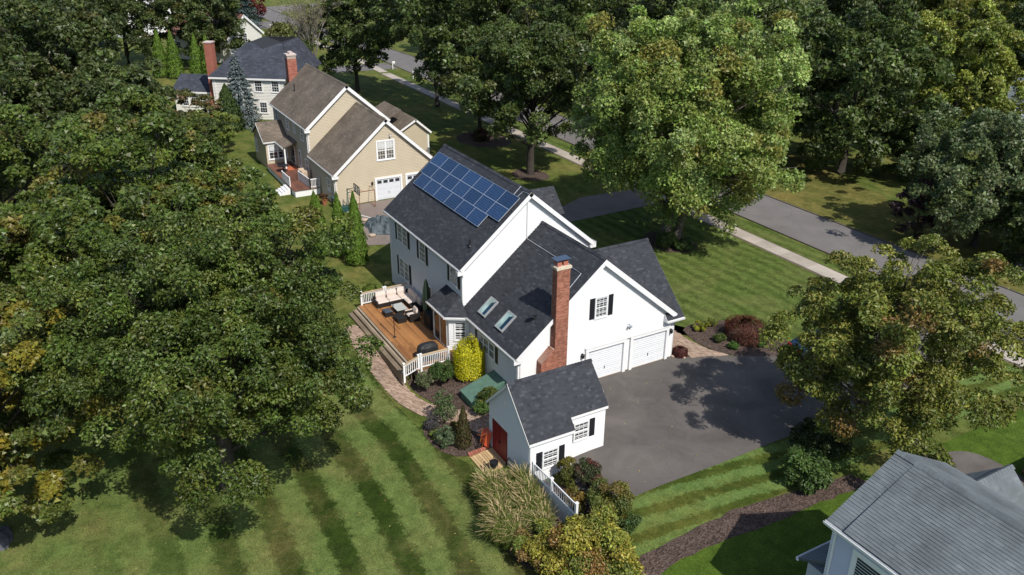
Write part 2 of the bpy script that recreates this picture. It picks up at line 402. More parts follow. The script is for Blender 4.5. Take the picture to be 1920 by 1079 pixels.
sheet('mulch_bed', smooth_poly([(-2.9,10.6),(-2.7,13.3),(-1.2,15.3),(1,15.9),(3,15.5),(3.9,14.6),(2.0,10.95),(.6,10.3),(-1,10.1)], 1), .034, MULCH)
sheet('mulch_bed', rough_poly([(13.65,-14),(13.65,-3),(13.5,1),(13.9,3.4),(14.3,7.5),(15.3,8),(15.2,3),(14.95,-2),(14.9,-14)], .12, .7, 3), .03, MULCH)
sheet('mulch_bed', smooth_poly([(-2.2,-9.0),(-.3,-7.7),(1.2,-6.9),(2.3,-6.9),(2.4,-8.9),(1,-9.9),(-1.2,-9.9)], 1), .034, MULCH)
sheet('mulch_bed', smooth_poly([(-6.6,-8.6),(-5,-8.6),(-3,-7.9),(-1.3,-6.7),(.3,-6.1),(.3,-4.1),(-6.9,-4.1),(-6.9,-5.4)], 1), .030, MULCH)
sheet('mulch_bed', smooth_poly([(4.6,-7.6),(6.5,-6.3),(9,-4.9),(10.6,-4.4),(11.6,-5.6),(12.4,-9.0),(11,-10.4),(8,-10.2),(5.2,-9.4)], 1), .030, MULCH)
for c, r in (((-16,20.3), 2.6), ((-38.6,19.6), 2.3), ((-54,22), 4.0)):
    sheet('mulch_bed', rough_poly([(c[0]+r*math.cos(a), c[1]+r*.8*math.sin(a)) for a in [i*math.pi/8 for i in range(16)]], .15, .8, 5), .02, MULCH)
sheet('mulch_bed', rough_poly([(-45,36.9),(0,36.9),(6,38),(10,48),(-12,46),(-28,52),(-50,46)], .6, 2, 9), .012, grass_mat('leaf_litter_grass', (.05,.06,.014), (.11,.11,.03), (.20,.15,.05), .2, 3, .3, .5, .8))  # dull olive grass colours with strong dry brown patches

# sidewalk: one concrete slab after another
def sidewalk():
    base = sheet('sidewalk', [(-100,26.25),(34,26.25),(34,28.15),(-100,28.15)], .014, SANDJ)
    meshes = []
    for k in range(4):
        b = MB(); b.box(-.73, .73, -.78, .78, 0, .035, .2+.2*k); me = b.build('concrete_slab', CONC, base)
        meshes.append(me.data); bpy.data.objects.remove(me)
    x = -99; i = 0
    rnd = random.Random(3)
    while x < 33:
        o = link('concrete_slab', meshes[rnd.randrange(4)], base); o.location = (x, 27.2, .016 + rnd.uniform(0, .012)); o.rotation_euler = (rnd.uniform(-.004, .004), rnd.uniform(-.004, .004), 0)
        x += 1.485
    b = MB()
    pts = [(-101, 27.4), (-115, 27.9), (-133, 27.2), (-150, 26.6), (-168, 26)]
    for a, c in zip(pts, pts[1:]): b.beam((*a, .03), (*c, .03), 1.5, .04, tone=.8)
    b.build('far_pavement', CONC, None, 'structure')
sidewalk()

def paver_path(poly, ang, seed, L=.24, W=.12):
    base = sheet('paver_path', poly, .040, SANDJ)
    rnd = random.Random(seed); b = MB(); cx, cy = poly[0]; ca, sa = math.cos(ang), math.sin(ang)
    for j in range(-150, 150):
        for i in range(-90, 90):
            lx, ly = (i+(j % 2)*.5)*L, j*W
            x, y = cx+lx*ca-ly*sa, cy+lx*sa+ly*ca
            if not inside(poly, x, y): continue
            z = G(x, y)+.042+rnd.uniform(.006, .02); w, h = L/2-.008, W/2-.008
            c = [(x+u*ca-v*sa, y+u*sa+v*ca) for u, v in ((-w,-h),(w,-h),(w,h),(-w,h))]
            b.add([(p[0], p[1], z-.03) for p in c]+[(p[0], p[1], z) for p in c], [(4,5,6,7),(0,1,5,4),(1,2,6,5),(2,3,7,6),(3,0,4,7)], rnd.random())
    b.build('paver', PAVER, base, 'stuff')
path1 = smooth_poly([(-14,-10.25),(-8,-10.25),(-5,-10.05),(-3.3,-9.6),(-1.7,-8.7),(-.5,-7.8),(1.2,-7.1),(1.6,-6.2),(.6,-5.9),(-.5,-6.2),(-1.7,-7.0),(-3.1,-8.1),(-4.7,-8.75),(-6.3,-8.85),(-14,-8.85)], 1)
paver_path(path1, .35, 4)
paver_path([(-9,8.2),(-9,9.9),(-1.2,9.9),(.6,10.2),(1.85,10.85),(.9,8.75),(.85,8.5),(-.3,8.45),(-1.2,7.9)], .5, 6)
sheet('mulch_bed', [(-.5,7.5),(.15,7.5),(.75,8.4),(-.4,8.4)], .05, MULCH)

# ---------------------------------------------------------------- building kit
def clap_wall(root, poly, origin, ax_u, nrm, m, e=.14, core=.12, xf=None, name='wall', label=None):
    """poly: (u,z) convex outline. a solid core with lapped clapboards proud of it"""
    O = Vector(origin); Uv = Vector(ax_u); Nn = Vector(nrm); Z = Vector((0,0,1))
    P = lambda u, z, d: O + Uv*u + Z*z + Nn*d
    b = MB(xf); b.extrude([P(u, z, -core) for u, z in poly], Nn*(core-.002)); w = b.build(name, m, root, label=label)
    c = MB(xf); z0 = min(p[1] for p in poly); z1 = max(p[1] for p in poly); z = z0
    while z < z1-1e-4:
        q = clip_poly(clip_poly(poly, 1, z, False), 1, min(z1, z+e), True); z += e
        if len(q) < 3: continue
        lo = [p for p in q if abs(p[1]-min(k[1] for k in q)) < 1e-5]; hi = [p for p in q if abs(p[1]-max(k[1] for k in q)) < 1e-5]
        a0, a1 = min(p[0] for p in lo), max(p[0] for p in lo); h0, h1 = min(p[0] for p in hi), max(p[0] for p in hi)
        zl, zh = lo[0][1], hi[0][1]
        c.add([P(a0,zl,.0),P(a1,zl,.0),P(a1,zl,.05),P(a0,zl,.05),P(h1,zh,.001),P(h0,zh,.001)], [(0,1,2,3),(3,2,4,5)])
    c.build('clapboard', m, w, 'stuff')
    return w
def shingles(roof, O, U, V, poly, m, e=.143, tab=(.16,.36), seed=1, singles=0, xf=None, pick=None, thick=.013):
    """overlapping shingle tabs on the plane O+uU+vV inside poly (u,v)"""
    O, U, V = Vector(O), Vector(U).normalized(), Vector(V).normalized(); Nn = U.cross(V)
    if Nn.z < 0: Nn = -Nn
    rnd = random.Random(seed); rows = []
    v0, v1 = min(p[1] for p in poly), max(p[1] for p in poly); u0, u1 = min(p[0] for p in poly), max(p[0] for p in poly)
    v = v0
    while v < v1-.02:
        strip = clip_poly(clip_poly(poly, 1, v+.01, False), 1, min(v1, v+e)-.005, True)
        if len(strip) > 2:
            a, b = min(p[0] for p in strip), max(p[0] for p in strip); u = a - rnd.uniform(0, .0)
            while u < b-.03:
                w = rnd.uniform(*tab); x1 = min(b, u+w)
                t = .18+.28*rnd.random() + (rnd.uniform(.25,.5) if rnd.random() < .13 else 0) - (.15 if rnd.random() < .08 else 0)
                rows.append((u, x1, v, min(v1, v+e), t, rnd.uniform(.8, 1.5)*thick)); u = x1
        v += e
    if pick: rows.sort(key=pick)
    def tab_geo(b, r):
        a, c, lo, hi, t, th = r
        p = lambda u, v, d: O+U*u+V*v+Nn*d
        b.add([p(a,lo,0),p(c,lo,0),p(c,lo,th),p(a,lo,th),p(c,hi+.02,.001),p(a,hi+.02,.001)], [(0,1,2,3),(3,2,4,5),(1,4,2),(0,3,5)], t)
    for r in rows[:singles]:
        b = MB(xf); tab_geo(b, r); b.build('shingle', m, roof)
    b = MB(xf)
    for r in rows[singles:]: tab_geo(b, r)
    b.build('shingle', m, roof, 'stuff')
def slope(root, r0, r1, e0, e1, m_sh, m_base, thick=.13, seed=1, xf=None, shing=True, poly=None, singles=0, pick=None, e=.143, tab=(.16,.36), ref=None, label=None, thin=.013):
    """one roof slope: r0->r1 ridge line, e0->e1 eave line"""
    r0, r1, e0, e1 = map(Vector, (r0, r1, e0, e1))
    U = (e1-e0).normalized(); V = (r0-e0) - U*((r0-e0).dot(U)); V.normalize(); Nn = U.cross(V)
    if Nn.z < 0: Nn = -Nn
    b = MB(xf)
    if poly is None: poly = [(0,0), ((e1-e0).length,0), ((r1-e0).dot(U),(r1-e0).dot(V)), ((r0-e0).dot(U),(r0-e0).dot(V))]
    b.extrude([e0+U*u+V*v-Nn*thick for u, v in poly], Nn*(thick-.002)); rf = b.build('roof', m_base, root, label=label)
    if shing: shingles(rf, e0, U, V, poly, m_sh, e, tab, seed, singles, xf, pick, thin)
    return rf
def ridge_cap(roof, a, b, m, xf=None, w=.15, drop=.11, seed=2):
    a, b = Vector(a), Vector(b); d = (b-a).normalized(); s = d.cross(Vector((0,0,1))).normalized(); L = (b-a).length
    mb = MB(xf); rnd = random.Random(seed); n = max(2, int(L/.2)); 
    for i in range(n):
        p = a+d*(L*i/n); q = a+d*(L*(i+1)/n+.03); h = .03
        mb.add([p-s*w+Vector((0,0,h-drop)), p+Vector((0,0,h+.012)), p+s*w+Vector((0,0,h-drop)), q-s*w+Vector((0,0,h-.012-drop)), q+Vector((0,0,h)), q+s*w+Vector((0,0,h-.012-drop))],
               [(0,1,4,3),(1,2,5,4),(0,2,1)], rnd.random()*.6)
    mb.build('ridge_cap', m, roof, 'stuff')
def window(root, c, u, n, w, h, cols=3, rows=2, double=False, shutters=True, xf=None, pane=None, blind=False, frame=.07, sash=True):
    """c = centre on the wall plane; u along the wall; n outward"""
    c, u, n = Vector(c), Vector(u), Vector(n); Z = Vector((0,0,1)); pane = pane or GLASS
    P = lambda a, z, d: c+u*a+Z*z+n*d
    def bar(b, a0, a1, z0, z1, d0, d1): b.extrude([P(a0,z0,d0),P(a1,z0,d0),P(a1,z1,d0),P(a0,z1,d0)], n*(d1-d0))
    f = MB(xf); units = [(-w/2, 0), (0, w/2)] if double else [(-w/2, w/2)]
    bar(f, -w/2-frame, w/2+frame, h/2, h/2+frame*1.1, .0, .065); bar(f, -w/2-frame*1.3, w/2+frame*1.3, -h/2-frame, -h/2, .0, .08)
    bar(f, -w/2-frame, -w/2, -h/2, h/2, .0, .06); bar(f, w/2, w/2+frame, -h/2, h/2, .0, .06)
    if double: bar(f, -.05, .05, -h/2, h/2, .0, .06)
    fo = f.build('window', TRIM, root)
    p = MB(xf); g = MB(xf)
    for a0, a1 in units:
        if double: a0, a1 = (a0, a1-.05) if a1 == 0 else (a0+.05, a1)
        bar(p, a0, a1, -h/2, h/2, .0, .022)
        if sash:
            bar(g, a0, a1, -.03, .03, .022, .05)
        bar(g, a0, a0+.035, -h/2, h/2, .022, .042); bar(g, a1-.035, a1, -h/2, h/2, .022, .042)
        bar(g, a0, a1, -h/2, -h/2+.05, .022, .042); bar(g, a0, a1, h/2-.04, h/2, .022, .042)
        for half in ((-h/2, -.03), (.03, h/2)) if sash else ((-h/2, h/2),):
            for k in range(1, cols): x = a0+(a1-a0)*k/cols; bar(g, x-.011, x+.011, half[0], half[1], .022, .034)
            for k in range(1, rows): z = half[0]+(half[1]-half[0])*k/rows; bar(g, a0, a1, z-.011, z+.011, .022, .034)
    p.build('pane', pane, fo); g.build('sash', TRIM, fo)
    if blind:
        bl = MB(xf)
        for a0, a1 in units: bar(bl, a0+.07, a1-.07, h*.08, h/2-.06, .0225, .024)
        bl.build('blind', flat('pale_blind', (.5,.52,.53), .8, .2, .05, 3), fo)
    if shutters:
        for sgn in (-1, 1):
            b = MB(xf); a = sgn*(w/2+frame+.20); bar(b, a-.18, a+.18, -h/2-.02, h/2+.05, .0, .035)
            z = -h/2+.05
            while z < h/2-.02: bar(b, a-.13, a+.13, z, z+.03, .035, .045); z += .055
            b.build('shutter', BLACK, root)
def rake(root, a, b, side, xf=None, w=.20, t=.03, out=None):
    """white barge board under a sloping roof edge a->b"""
    a, b = Vector(a), Vector(b); d = (b-a).normalized(); n = Vector(side); up = n.cross(d)
    if up.z < 0: up = -up
    mb = MB(xf); mb.extrude([a-up*.015, b-up*.015, b-up*(w+.015), a-up*(w+.015)], n*t); mb.build('rake_board', TRIM, root)
def gutter(root, a, b, n, xf=None):
    a, b, n = Vector(a), Vector(b), Vector(n); Z = Vector((0,0,1)); mb = MB(xf)
    prof = [(0,-.02),(0,-.16),(.09,-.16),(.12,-.03),(.10,-.03),(.08,-.14),(.015,-.14),(.015,-.02)]
    mb.extrude([a+n*x+Z*z for x, z in prof], b-a); mb.build('gutter', TRIM, root)
def downspout(root, pts, xf=None):
    mb = MB(xf)
    for p, q in zip(pts, pts[1:]): mb.beam(p, q, .075, .06)
    mb.build('downspout', TRIM, root)
def corner_board(root, x, y, z0, z1, sx, sy, xf=None, w=.10):
    mb = MB(xf)
    mb.box(min(x, x+sx*.028), max(x, x+sx*.028), min(y+sy*.028, y-sy*w), max(y+sy*.028, y-sy*w), z0, z1)
    mb.box(min(x-sx*w, x-sx*.001), max(x-sx*w, x-sx*.001), min(y, y+sy*.028), max(y, y+sy*.028), z0, z1)
    mb.build('corner_board', TRIM, root)
def garage_door(root, y0, y1, z1, x, windows=False, xf=None):
    d = MB(xf); pn = 4; gap = .012
    f = MB(xf); f.box(x, x+.03, y0, y1, .02, z1); do = f.build('garage_door', DOORW, root)
    for k in range(pn):
        b = MB(xf); b.box(x+.03, x+.046, y0+.01, y1-.01, .03+k*(z1-.03)/pn+gap/2, .03+(k+1)*(z1-.03)/pn-gap/2)
        for j in range(4):
            ya = y0+(y1-y0)*(j+.12)/4; yb = y0+(y1-y0)*(j+.88)/4; za = .03+(k+.2)*(z1-.03)/pn; zb = .03+(k+.8)*(z1-.03)/pn
            b.box(x+.046, x+.052, ya, yb, za, zb)
        b.build('door_panel', DOORW, do)
    if windows:
        for j in range(4):
            b = MB(xf); b.box(x+.0521, x+.056, y0+(y1-y0)*(j+.14)/4, y0+(y1-y0)*(j+.86)/4, z1-.42, z1-.12); b.build('pane', GLASS, do)
    b = MB(xf); b.box(x+.052, x+.09, (y0+y1)/2-.02, (y0+y1)/2+.02, .62, .82); b.build('handle', BLACK, do)
def wall_lamp(root, x, y, z, xf=None):
    b = MB(xf); b.box(x, x+.04, y-.06, y+.06, z-.1, z+.12); b.lathe((x+.14, y, z-.16), [(.05,0),(.09,.05),(.10,.26),(.03,.33),(.012,.36)], 8); b.beam((x+.02,y,z+.1),(x+.14,y,z+.18),.03,.03)
    b.build('wall_lamp', BLACK, root)
def brick_stack(parent, x0, x1, y0, y1, z0, z1, m=None, name='brick', seed=1, bl=.20, bh=.067):
    """outer bricks of a rectangular stack, joints recessed"""
    rnd = random.Random(seed); b = MB(); j = .011; z = z0; r = 0
    while z < z1-.02:
        h = min(bh, z1-z)-j; off = (r % 2)*bl/2
        for (a0, a1, fn) in ((x0, x1, lambda s, e, d: (s, e, y0-d, y0+.02)), (x0, x1, lambda s, e, d: (s, e, y1-.02, y1+d)),
                             (y0, y1, lambda s, e, d: (x1-.02, x1+d, s, e)), (y0, y1, lambda s, e, d: (x0-d, x0+.02, s, e))):
            s = a0 - off
            while s < a1-.005:
                p, q = max(a0, s), min(a1, s+bl-j)
                if q-p > .01: b.box(*fn(p, q, .008+rnd.uniform(0, .005)), z, z+h, rnd.random())
                s += bl
        z += bh; r += 1
    return b.build(name, m or BRICK, parent, 'stuff')

# ---------------------------------------------------------------- the white house
def white_house():
    H = thing('house', (-7, 1.5, 0), 'white clapboard house with charcoal roof, blue solar panels and tall brick chimney', 'house')
    # main block
    x0, x1, yb, yf, yr, zr, ze = -19.1, -6.95, -4.25, 5.35, .543, 10.39, 6.08
    wz = ze + .18
    sl_ = (zr-ze)/(yr+4.561)
    gz_ = lambda y: zr - sl_*abs(y-yr) - .15
    gable = [(yb, -.2), (yf, -.2), (yf, gz_(yf)), (yr, gz_(yr)), (yb, gz_(yb))]
    clap_wall(H, gable, (x1, 0, 0), (0,1,0), (1,0,0), WHITE, name='wall')
    clap_wall(H, gable, (x0, 0, 0), (0,1,0), (-1,0,0), WHITE, name='wall')
    clap_wall(H, [(x0, -.2), (x1, -.2), (x1, wz), (x0, wz)], (0, yb, 0), (1,0,0), (0,-1,0), WHITE, name='wall')
    clap_wall(H, [(x0, -.2), (x1, -.2), (x1, wz), (x0, wz)], (0, yf, 0), (1,0,0), (0,1,0), WHITE, name='wall')
    X0, X1 = -19.36, -6.66
    ra = slope(H, (X0,yr,zr), (X1,yr,zr), (X0,-4.561,ze), (X1,-4.561,ze), CHAR, CHARB, seed=11)
    slope(H, (X1,yr,zr), (X0,yr,zr), (X1,5.65,ze), (X0,5.65,ze), CHAR, CHARB, seed=12, shing=False)
    ridge_cap(ra, (X0,yr,zr+.02), (X1,yr,zr+.02), CHAR)
    for e in (-4.561, 5.65):
        for X, n in ((X1, (1,0,0)), (X0, (-1,0,0))): rake(H, (X, yr, zr-.02), (X, e, ze-.02), n, w=.26)
    gutter(H, (X0, -4.56, ze), (X1, -4.56, ze), (0,-1,0)); gutter(H, (X0, 5.65, ze), (X1, 5.65, ze), (0,1,0))
    b = MB(); b.box(x0, X1-.01, -4.54, yb-.021, ze-.17, ze-.14); b.box(x0, X1-.01, yf+.021, 5.63, ze-.17, ze-.14); b.box(X1-.3, X1-.002, -4.70, -4.2, ze-.42, ze-.171); b.box(X1-.3, X1-.002, 5.3, 5.76, ze-.42, ze-.171)
    b.build('soffit', TRIM, H)
    corner_board(H, x1, yb, 2.9, ze-.17, 1, -1); corner_board(H, x0, yb, -.1, ze-.17, -1, -1); corner_board(H, x1, yf, 3.2, ze-.17, 1, 1)
    downspout(H, [(x0+.12, yb-.06, ze-.2), (x0+.12, yb-.06, .1)]); 
    downspout(H, [(-6.99, yf+.32, ze-.15), (-6.99, yf+.08, ze-.5), (-6.99, yf+.08, .2)])
    for (cx, cz, w, h, dbl) in ((-16.62, 4.98, 1.72, 1.42, True), (-13.08, 4.88, .92, 1.38, False), (-8.13, 5.10, .95, 1.32, False), (-16.55, 2.22, 1.66, 1.45, True)):
        window(H, (cx, yb-.02, cz), (1,0,0), (0,-1,0), w, h, 3, 2, dbl)
    b = MB(); b.extrude([(-12.6, yb-.02, 2.7), (-11.75, yb-.02, 2.7), (-11.75, yb-.02, .62), (-12.6, yb-.02, .62)], (0,-.05,0)); dr = b.build('door', BLACK, H)
    b = MB(); b.beam((-12.66, yb-.055, .62), (-12.66, yb-.055, 2.75), .1, .08); b.beam((-11.69, yb-.055, .62), (-11.69, yb-.055, 2.75), .1, .08); b.beam((-12.66, yb-.055, 2.76), (-11.69, yb-.055, 2.76), .08, .1); b.build('door_frame', TRIM, dr)
    b = MB(); b.box(-12.95,-12.8, yb-.12, yb-.02, 2.1, 2.35); b.build('vent', STEEL, H)
    # solar panels
    V = Vector((0, 4.561+yr, zr-ze)).normalized(); Nn = Vector((0, -V.z, V.y))
    pw, ph = 1.685, .985
    b = MB(); b.add([(-pw/2,-ph/2,0),(pw/2,-ph/2,0),(pw/2,ph/2,0),(-pw/2,ph/2,0)], [(0,1,2,3)]); tmp = b.build('solar_panel', PANEL); gm = tmp.data; bpy.data.objects.remove(tmp)
    b = MB()
    for s in (-1, 1): b.box(-pw/2-.012, pw/2+.012, s*(ph/2), s*(ph/2+.014) , -.04, .006) if s > 0 else b.box(-pw/2-.012, pw/2+.012, -(ph/2+.014), -ph/2, -.04, .006)
    b.box(-pw/2-.014, -pw/2, -ph/2, ph/2, -.04, .006); b.box(pw/2, pw/2+.014, -ph/2, ph/2, -.04, .006)
    b.add([(-pw/2,-ph/2,-.04),(pw/2,-ph/2,-.04),(pw/2,ph/2,-.04),(-pw/2,ph/2,-.04)], [(3,2,1,0)])
    tmp = b.build('frame', flat('anodised_panel_frame', (.55,.58,.62), .4, .5, .05, 5, .6), None); fm = tmp.data; bpy.data.objects.remove(tmp)
    q = Matrix(((1,0,0),(0,V.y,Nn.y),(0,V.z,Nn.z))).to_quaternion()
    rt = Vector((0, yr, zr))
    for r in range(3):
        for c in range(7 if r < 2 else 6):
            cx = (-18.937 if r < 2 else -18.57)+1.715*(c+.5); pos = rt - V*(.759+1.015*(r+.5)) + Nn*.15; pos.x = cx
            o = link('solar_panel', gm, H); o.matrix_basis = Matrix.Translation(pos) @ q.to_matrix().to_4x4()
            f = link('frame', fm, o)
    b = MB()
    for k in (.95, 1.6, 1.95, 2.6, 2.95, 3.6):
        p = rt - V*k + Nn*.07; b.beam((-18.8, p.y, p.z), (-7.0 if k < 2.8 else -8.4, p.y, p.z), .04, .04, Nn)
    b.build('mounting_rail', STEEL, H)
    on = lambda x, s, d=.03: tuple(Vector((x, 0, 0)) + rt - V*s + Nn*d)
    b = MB(); b.tube([on(-7.88,.72), on(-7.87,.02,.06)], .022, 6); b.tube([on(-7.4,.72), on(-7.34,.25), on(-6.72,.2), (-6.62, .4, 10.1), (-6.9, .4, 9.9), (-6.9, .4, 7.3)], .022, 6); b.build('conduit', STEEL, H)
    b = MB(); p = on(-7.58, 5.1, 0); b.tube([p, (p[0], p[1], p[2]+.45)], .05, 10); b.lathe(p, [(.14,-.08),(.13,.03),(.06,.12)], 10); b.build('vent_pipe', BLACK, H)
    # garage block
    gx0, gx1, gyb, gyf, gyr, gzr = -6.95, 0.0, -4.15, 7.33, 1.567, 8.164
    gs = (8.164-3.11)/(1.567+4.456); eb = -4.456; ef = 7.60; zf = gzr-gs*(ef-gyr)
    gzz = lambda y: gzr-gs*abs(y-gyr)-.15
    clap_wall(H, [(gyb,-.9),(gyf,-.1),(gyf,gzz(gyf)),(gyr,gzz(gyr)),(gyb,gzz(gyb))], (gx1,0,0), (0,1,0), (1,0,0), WHITE)
    clap_wall(H, [(gx0,-.9),(gx1,-.9),(gx1,3.28),(gx0,3.28)], (0,gyb,0), (1,0,0), (0,-1,0), WHITE)
    clap_wall(H, [(gx0,-.1),(gx1,-.1),(gx1,zf+.15),(gx0,zf+.15)], (0,gyf,0), (1,0,0), (0,1,0), WHITE)
    GX = .25
    rg = slope(H, (gx0-.2,gyr,gzr), (GX,gyr,gzr), (gx0-.0,eb,3.11), (GX,eb,3.11), CHAR, CHARB, seed=21)
    slope(H, (GX,gyr,gzr), (gx0,gyr,gzr), (GX,ef,zf), (gx0,ef,zf), CHAR, CHARB, seed=22, shing=False)
    ridge_cap(rg, (gx0+.01,gyr,gzr+.02), (GX,gyr,gzr+.02), CHAR)
    rake(H, (GX,gyr,gzr-.02), (GX,eb,3.09), (1,0,0), w=.24); rake(H, (GX,gyr,gzr-.02), (GX,ef-.2,zf+.15), (1,0,0), w=.30, t=.05)
    b = MB(); d = Vector((0, ef-.2-gyr, zf+.15-gzr)); 
    b.extrude([(.022,gyr,gzr-.18),(.022,ef-.2,zf-.02),(.022,ef-.2,zf-.05),(.022,gyr,gzr-.21)], (GX-.03,0,0)); b.build('soffit', TRIM, H)
    gutter(H, (gx0+.1,eb,3.11), (GX,eb,3.11), (0,-1,0))
    b = MB(); b.box(gx0+2.0, GX-.01, eb+.01, gyb-.021, 2.93, 2.96); b.box(-.1, GX-.003, eb-.1, gyb+.15, 2.72, 2.929); b.build('soffit', TRIM, H)
    downspout(H, [(.07, eb-.02, 2.95), (.06, gyb+.12, 2.7), (.06, gyb+.12, -.5)])
    corner_board(H, gx1, gyb, -.9, 2.72, 1, -1); corner_board(H, gx1, gyf, 0, 2.7, 1, 1, w=.14)
    # front cross gable of the garage
    cx, cz, cy = -3.86, 6.847, 7.865
    ce = .42; cze = 3.0
    clap_wall(H, [(-7.8,-.1),(.0,-.1),(.0,3.1),(cx,6.55),(-7.8,3.1)], (0,7.46,0), (1,0,0), (0,1,0), WHITE, core=.10)
    yv = gyr+(gzr-cz)/gs                      # ridge meets the garage slope here
    ye = gyr+(gzr-cze)/gs
    E0, R0 = Vector((ce, cy, cze)), Vector((cx, cy, cz))
    U = Vector((0,-1,0)); 
    sl1 = slope(H, (cx,cy,cz), (cx,yv-.1,cz), (ce,cy,cze), (ce,6.5,cze), CHAR, CHARB, seed=31, poly=[(0,0), (cy-6.52,0), (cy-6.52,.62), (cy-(ye-.45)+.0,.62), (cy-yv+.1,(R0-E0).length), (0,(R0-E0).length)])
    slope(H, (cx,yv-.1,cz), (cx,cy,cz), (-8.1,6.9,cze), (-8.1,cy,cze), CHAR, CHARB, seed=32, shing=False)
    ridge_cap(sl1, (cx,yv-.05,cz+.02), (cx,cy,cz+.02), CHAR)
    rake(H, (cx,cy,cz-.02), (ce,cy,cze-.02), (0,1,0)); rake(H, (cx,cy,cz-.02), (-8.1,cy,cze-.02), (0,1,0))
    gutter(H, (ce,6.5,cze), (ce,cy,cze), (1,0,0))
    b = MB(); b.box(.03, ce, 6.5, cy-.01, cze-.20, cze-.16); b.extrude([(.03,6.5,cze-.16),(ce,6.5,cze-.16),(ce,6.5,cze-.02),(.03,6.5,cze+.35)], (0,.03,0)); b.build('soffit', TRIM, H)
    # garage doors and gable window
    for (a, c) in ((.72, 3.36), (4.10, 6.74)): garage_door(H, a, c, 2.16, -.015)
    b = MB(); X = .024
    for a, c in ((.52,.72),(3.36,3.58),(3.88,4.10),(6.74,6.94)): b.box(-.10, X+.15, a, c, .0, 2.18)
    b.box(-.10, X+.15, .52, 3.58, 2.18, 2.40); b.box(-.10, X+.15, 3.88, 6.94, 2.18, 2.40); b.box(0, X+.18, .5, 7.0, 2.40, 2.46)
    b.build('garage_door_frame', TRIM, H)
    b = MB(); b.box(.004, .07, .5, 6.95, -.02, .035); b.build('threshold', flat('sandy_concrete_sill', (.42,.34,.25), .9, .2, .1, 5), H)
    b = MB(); b.box(.024, .06, 3.64, 3.82, 3.1, 3.3); b.tube([(.05,3.73,3.2),(.2,3.6,3.12)], [.05,.08], 8); b.tube([(.05,3.73,3.2),(.2,3.88,3.12)], [.05,.08], 8); b.build('floodlight', STEEL, H)
    wall_lamp(H, .03, .30, 2.0); wall_lamp(H, .03, 7.13, 2.0)
    window(H, (.02, 1.55, 4.98), (0,1,0), (1,0,0), .80, 1.32, 3, 2)
    window(H, (-3.86, gyb-.02, 1.95), (1,0,0), (0,-1,0), 2.05, 1.0, 2, 1, False, False); 
    for s in (-1, 1):
        b = MB(); a = -3.86+s*1.33; b.box(a-.17, a+.17, gyb-.055, gyb-.021, 1.38, 2.5); b.build('shutter', BLACK, H)
    b = MB()
    for k in (-.34, .34): b.box(-3.86+k-.05, -3.86+k+.05, gyb-.085, gyb-.043, 1.45, 2.45)
    b.box(-4.9, -2.83, gyb-.075, gyb-.043, 1.93, 1.99); b.build('window_mullion', TRIM, H)
    # skylights
    gV = Vector((0, gyr-eb, gzr-3.11)).normalized(); gN = Vector((0,-gV.z,gV.y)); gO = Vector((0, gyr, gzr))
    pt = lambda x, s, d: gO - gV*s + gN*d + Vector((x,0,0))
    for xa in (-5.38, -3.15):
        s0, s1, xb = 5.88, 7.18, xa+.88
        b = MB()
        for (p, q, r, t) in ((xa,xb,s0,s0+.09),(xa,xb,s1-.09,s1),(xa,xa+.08,s0+.09,s1-.09),(xb-.08,xb,s0+.09,s1-.09)):
            b.extrude([pt(p,r,0),pt(q,r,0),pt(q,t,0),pt(p,t,0)], gN*.13)
        sk = b.build('skylight', flat('grey_skylight_frame', (.27,.28,.28), .5, .4, .08, 5), H)
        b = MB(); b.poly([pt(xa+.08,s0+.09,.10), pt(xb-.08,s0+.09,.10), pt(xb-.08,s1-.09,.10), pt(xa+.08,s1-.09,.10)]); b.build('pane', SKYGL, sk)
        b = MB(); b.poly([pt(xa+.46,s0+.30,.104), pt(xb-.08,s0+.09,.104), pt(xb-.08,s1-.09,.104), pt(xa+.46,s1-.09,.104)]); b.build('dark_pane_field', SKYGL2, sk)  # slant-topped dark blue polygon laid just over the pale pane
    # conduit over the garage roof
    b = MB(); b.tube([(-6.9,.4,7.3), pt(-6.85,1.53,.05), pt(-3.3,1.53,.05), pt(-1.63,1.53,.05), pt(-.5,1.55,.05), pt(-.42,2.55,.05), pt(-.3,3.3,.05)], .024, 6); b.build('conduit', STEEL, H)
    # dish antenna with coiled cable beside the chimney
    b = MB(); p = pt(-.75, 5.35, 0); b.tube([p, p+Vector((0,0,.35)), p+Vector((.2,0,.5))], .02, 6); b.tube([p+Vector((-.5,-.2,.05)), p+Vector((-.2,-.1,.25)), p+Vector((0,0,.3))], .02, 6); b.lathe(p+Vector((-.15,-.15,.12)), [(.02,0),(.16,.04),(.22,.12)], 10); b.build('dish_antenna', BLACK, H)
    # chimney
    cx0, cx1, cy0, cy1 = .045, .55, -1.99, -1.14
    b = MB(); b.box(.03, cx1, cy0, cy1, -.7, 8.27)
    b.extrude([(.03,cy0-.9,-.7),(.03,cy0,-.7),(.03,cy0,3.28),(.03,cy0-.10,3.28),(.03,cy0-.9,2.55)], (cx1-.031,0,0))
    ch = b.build('chimney', MORTAR, H)
    brick_stack(ch, cx0+.02, cx1, cy0, cy1, -.6, 8.29, seed=5)
    b = MB(); rnd = random.Random(8); z = -.6; r = 0
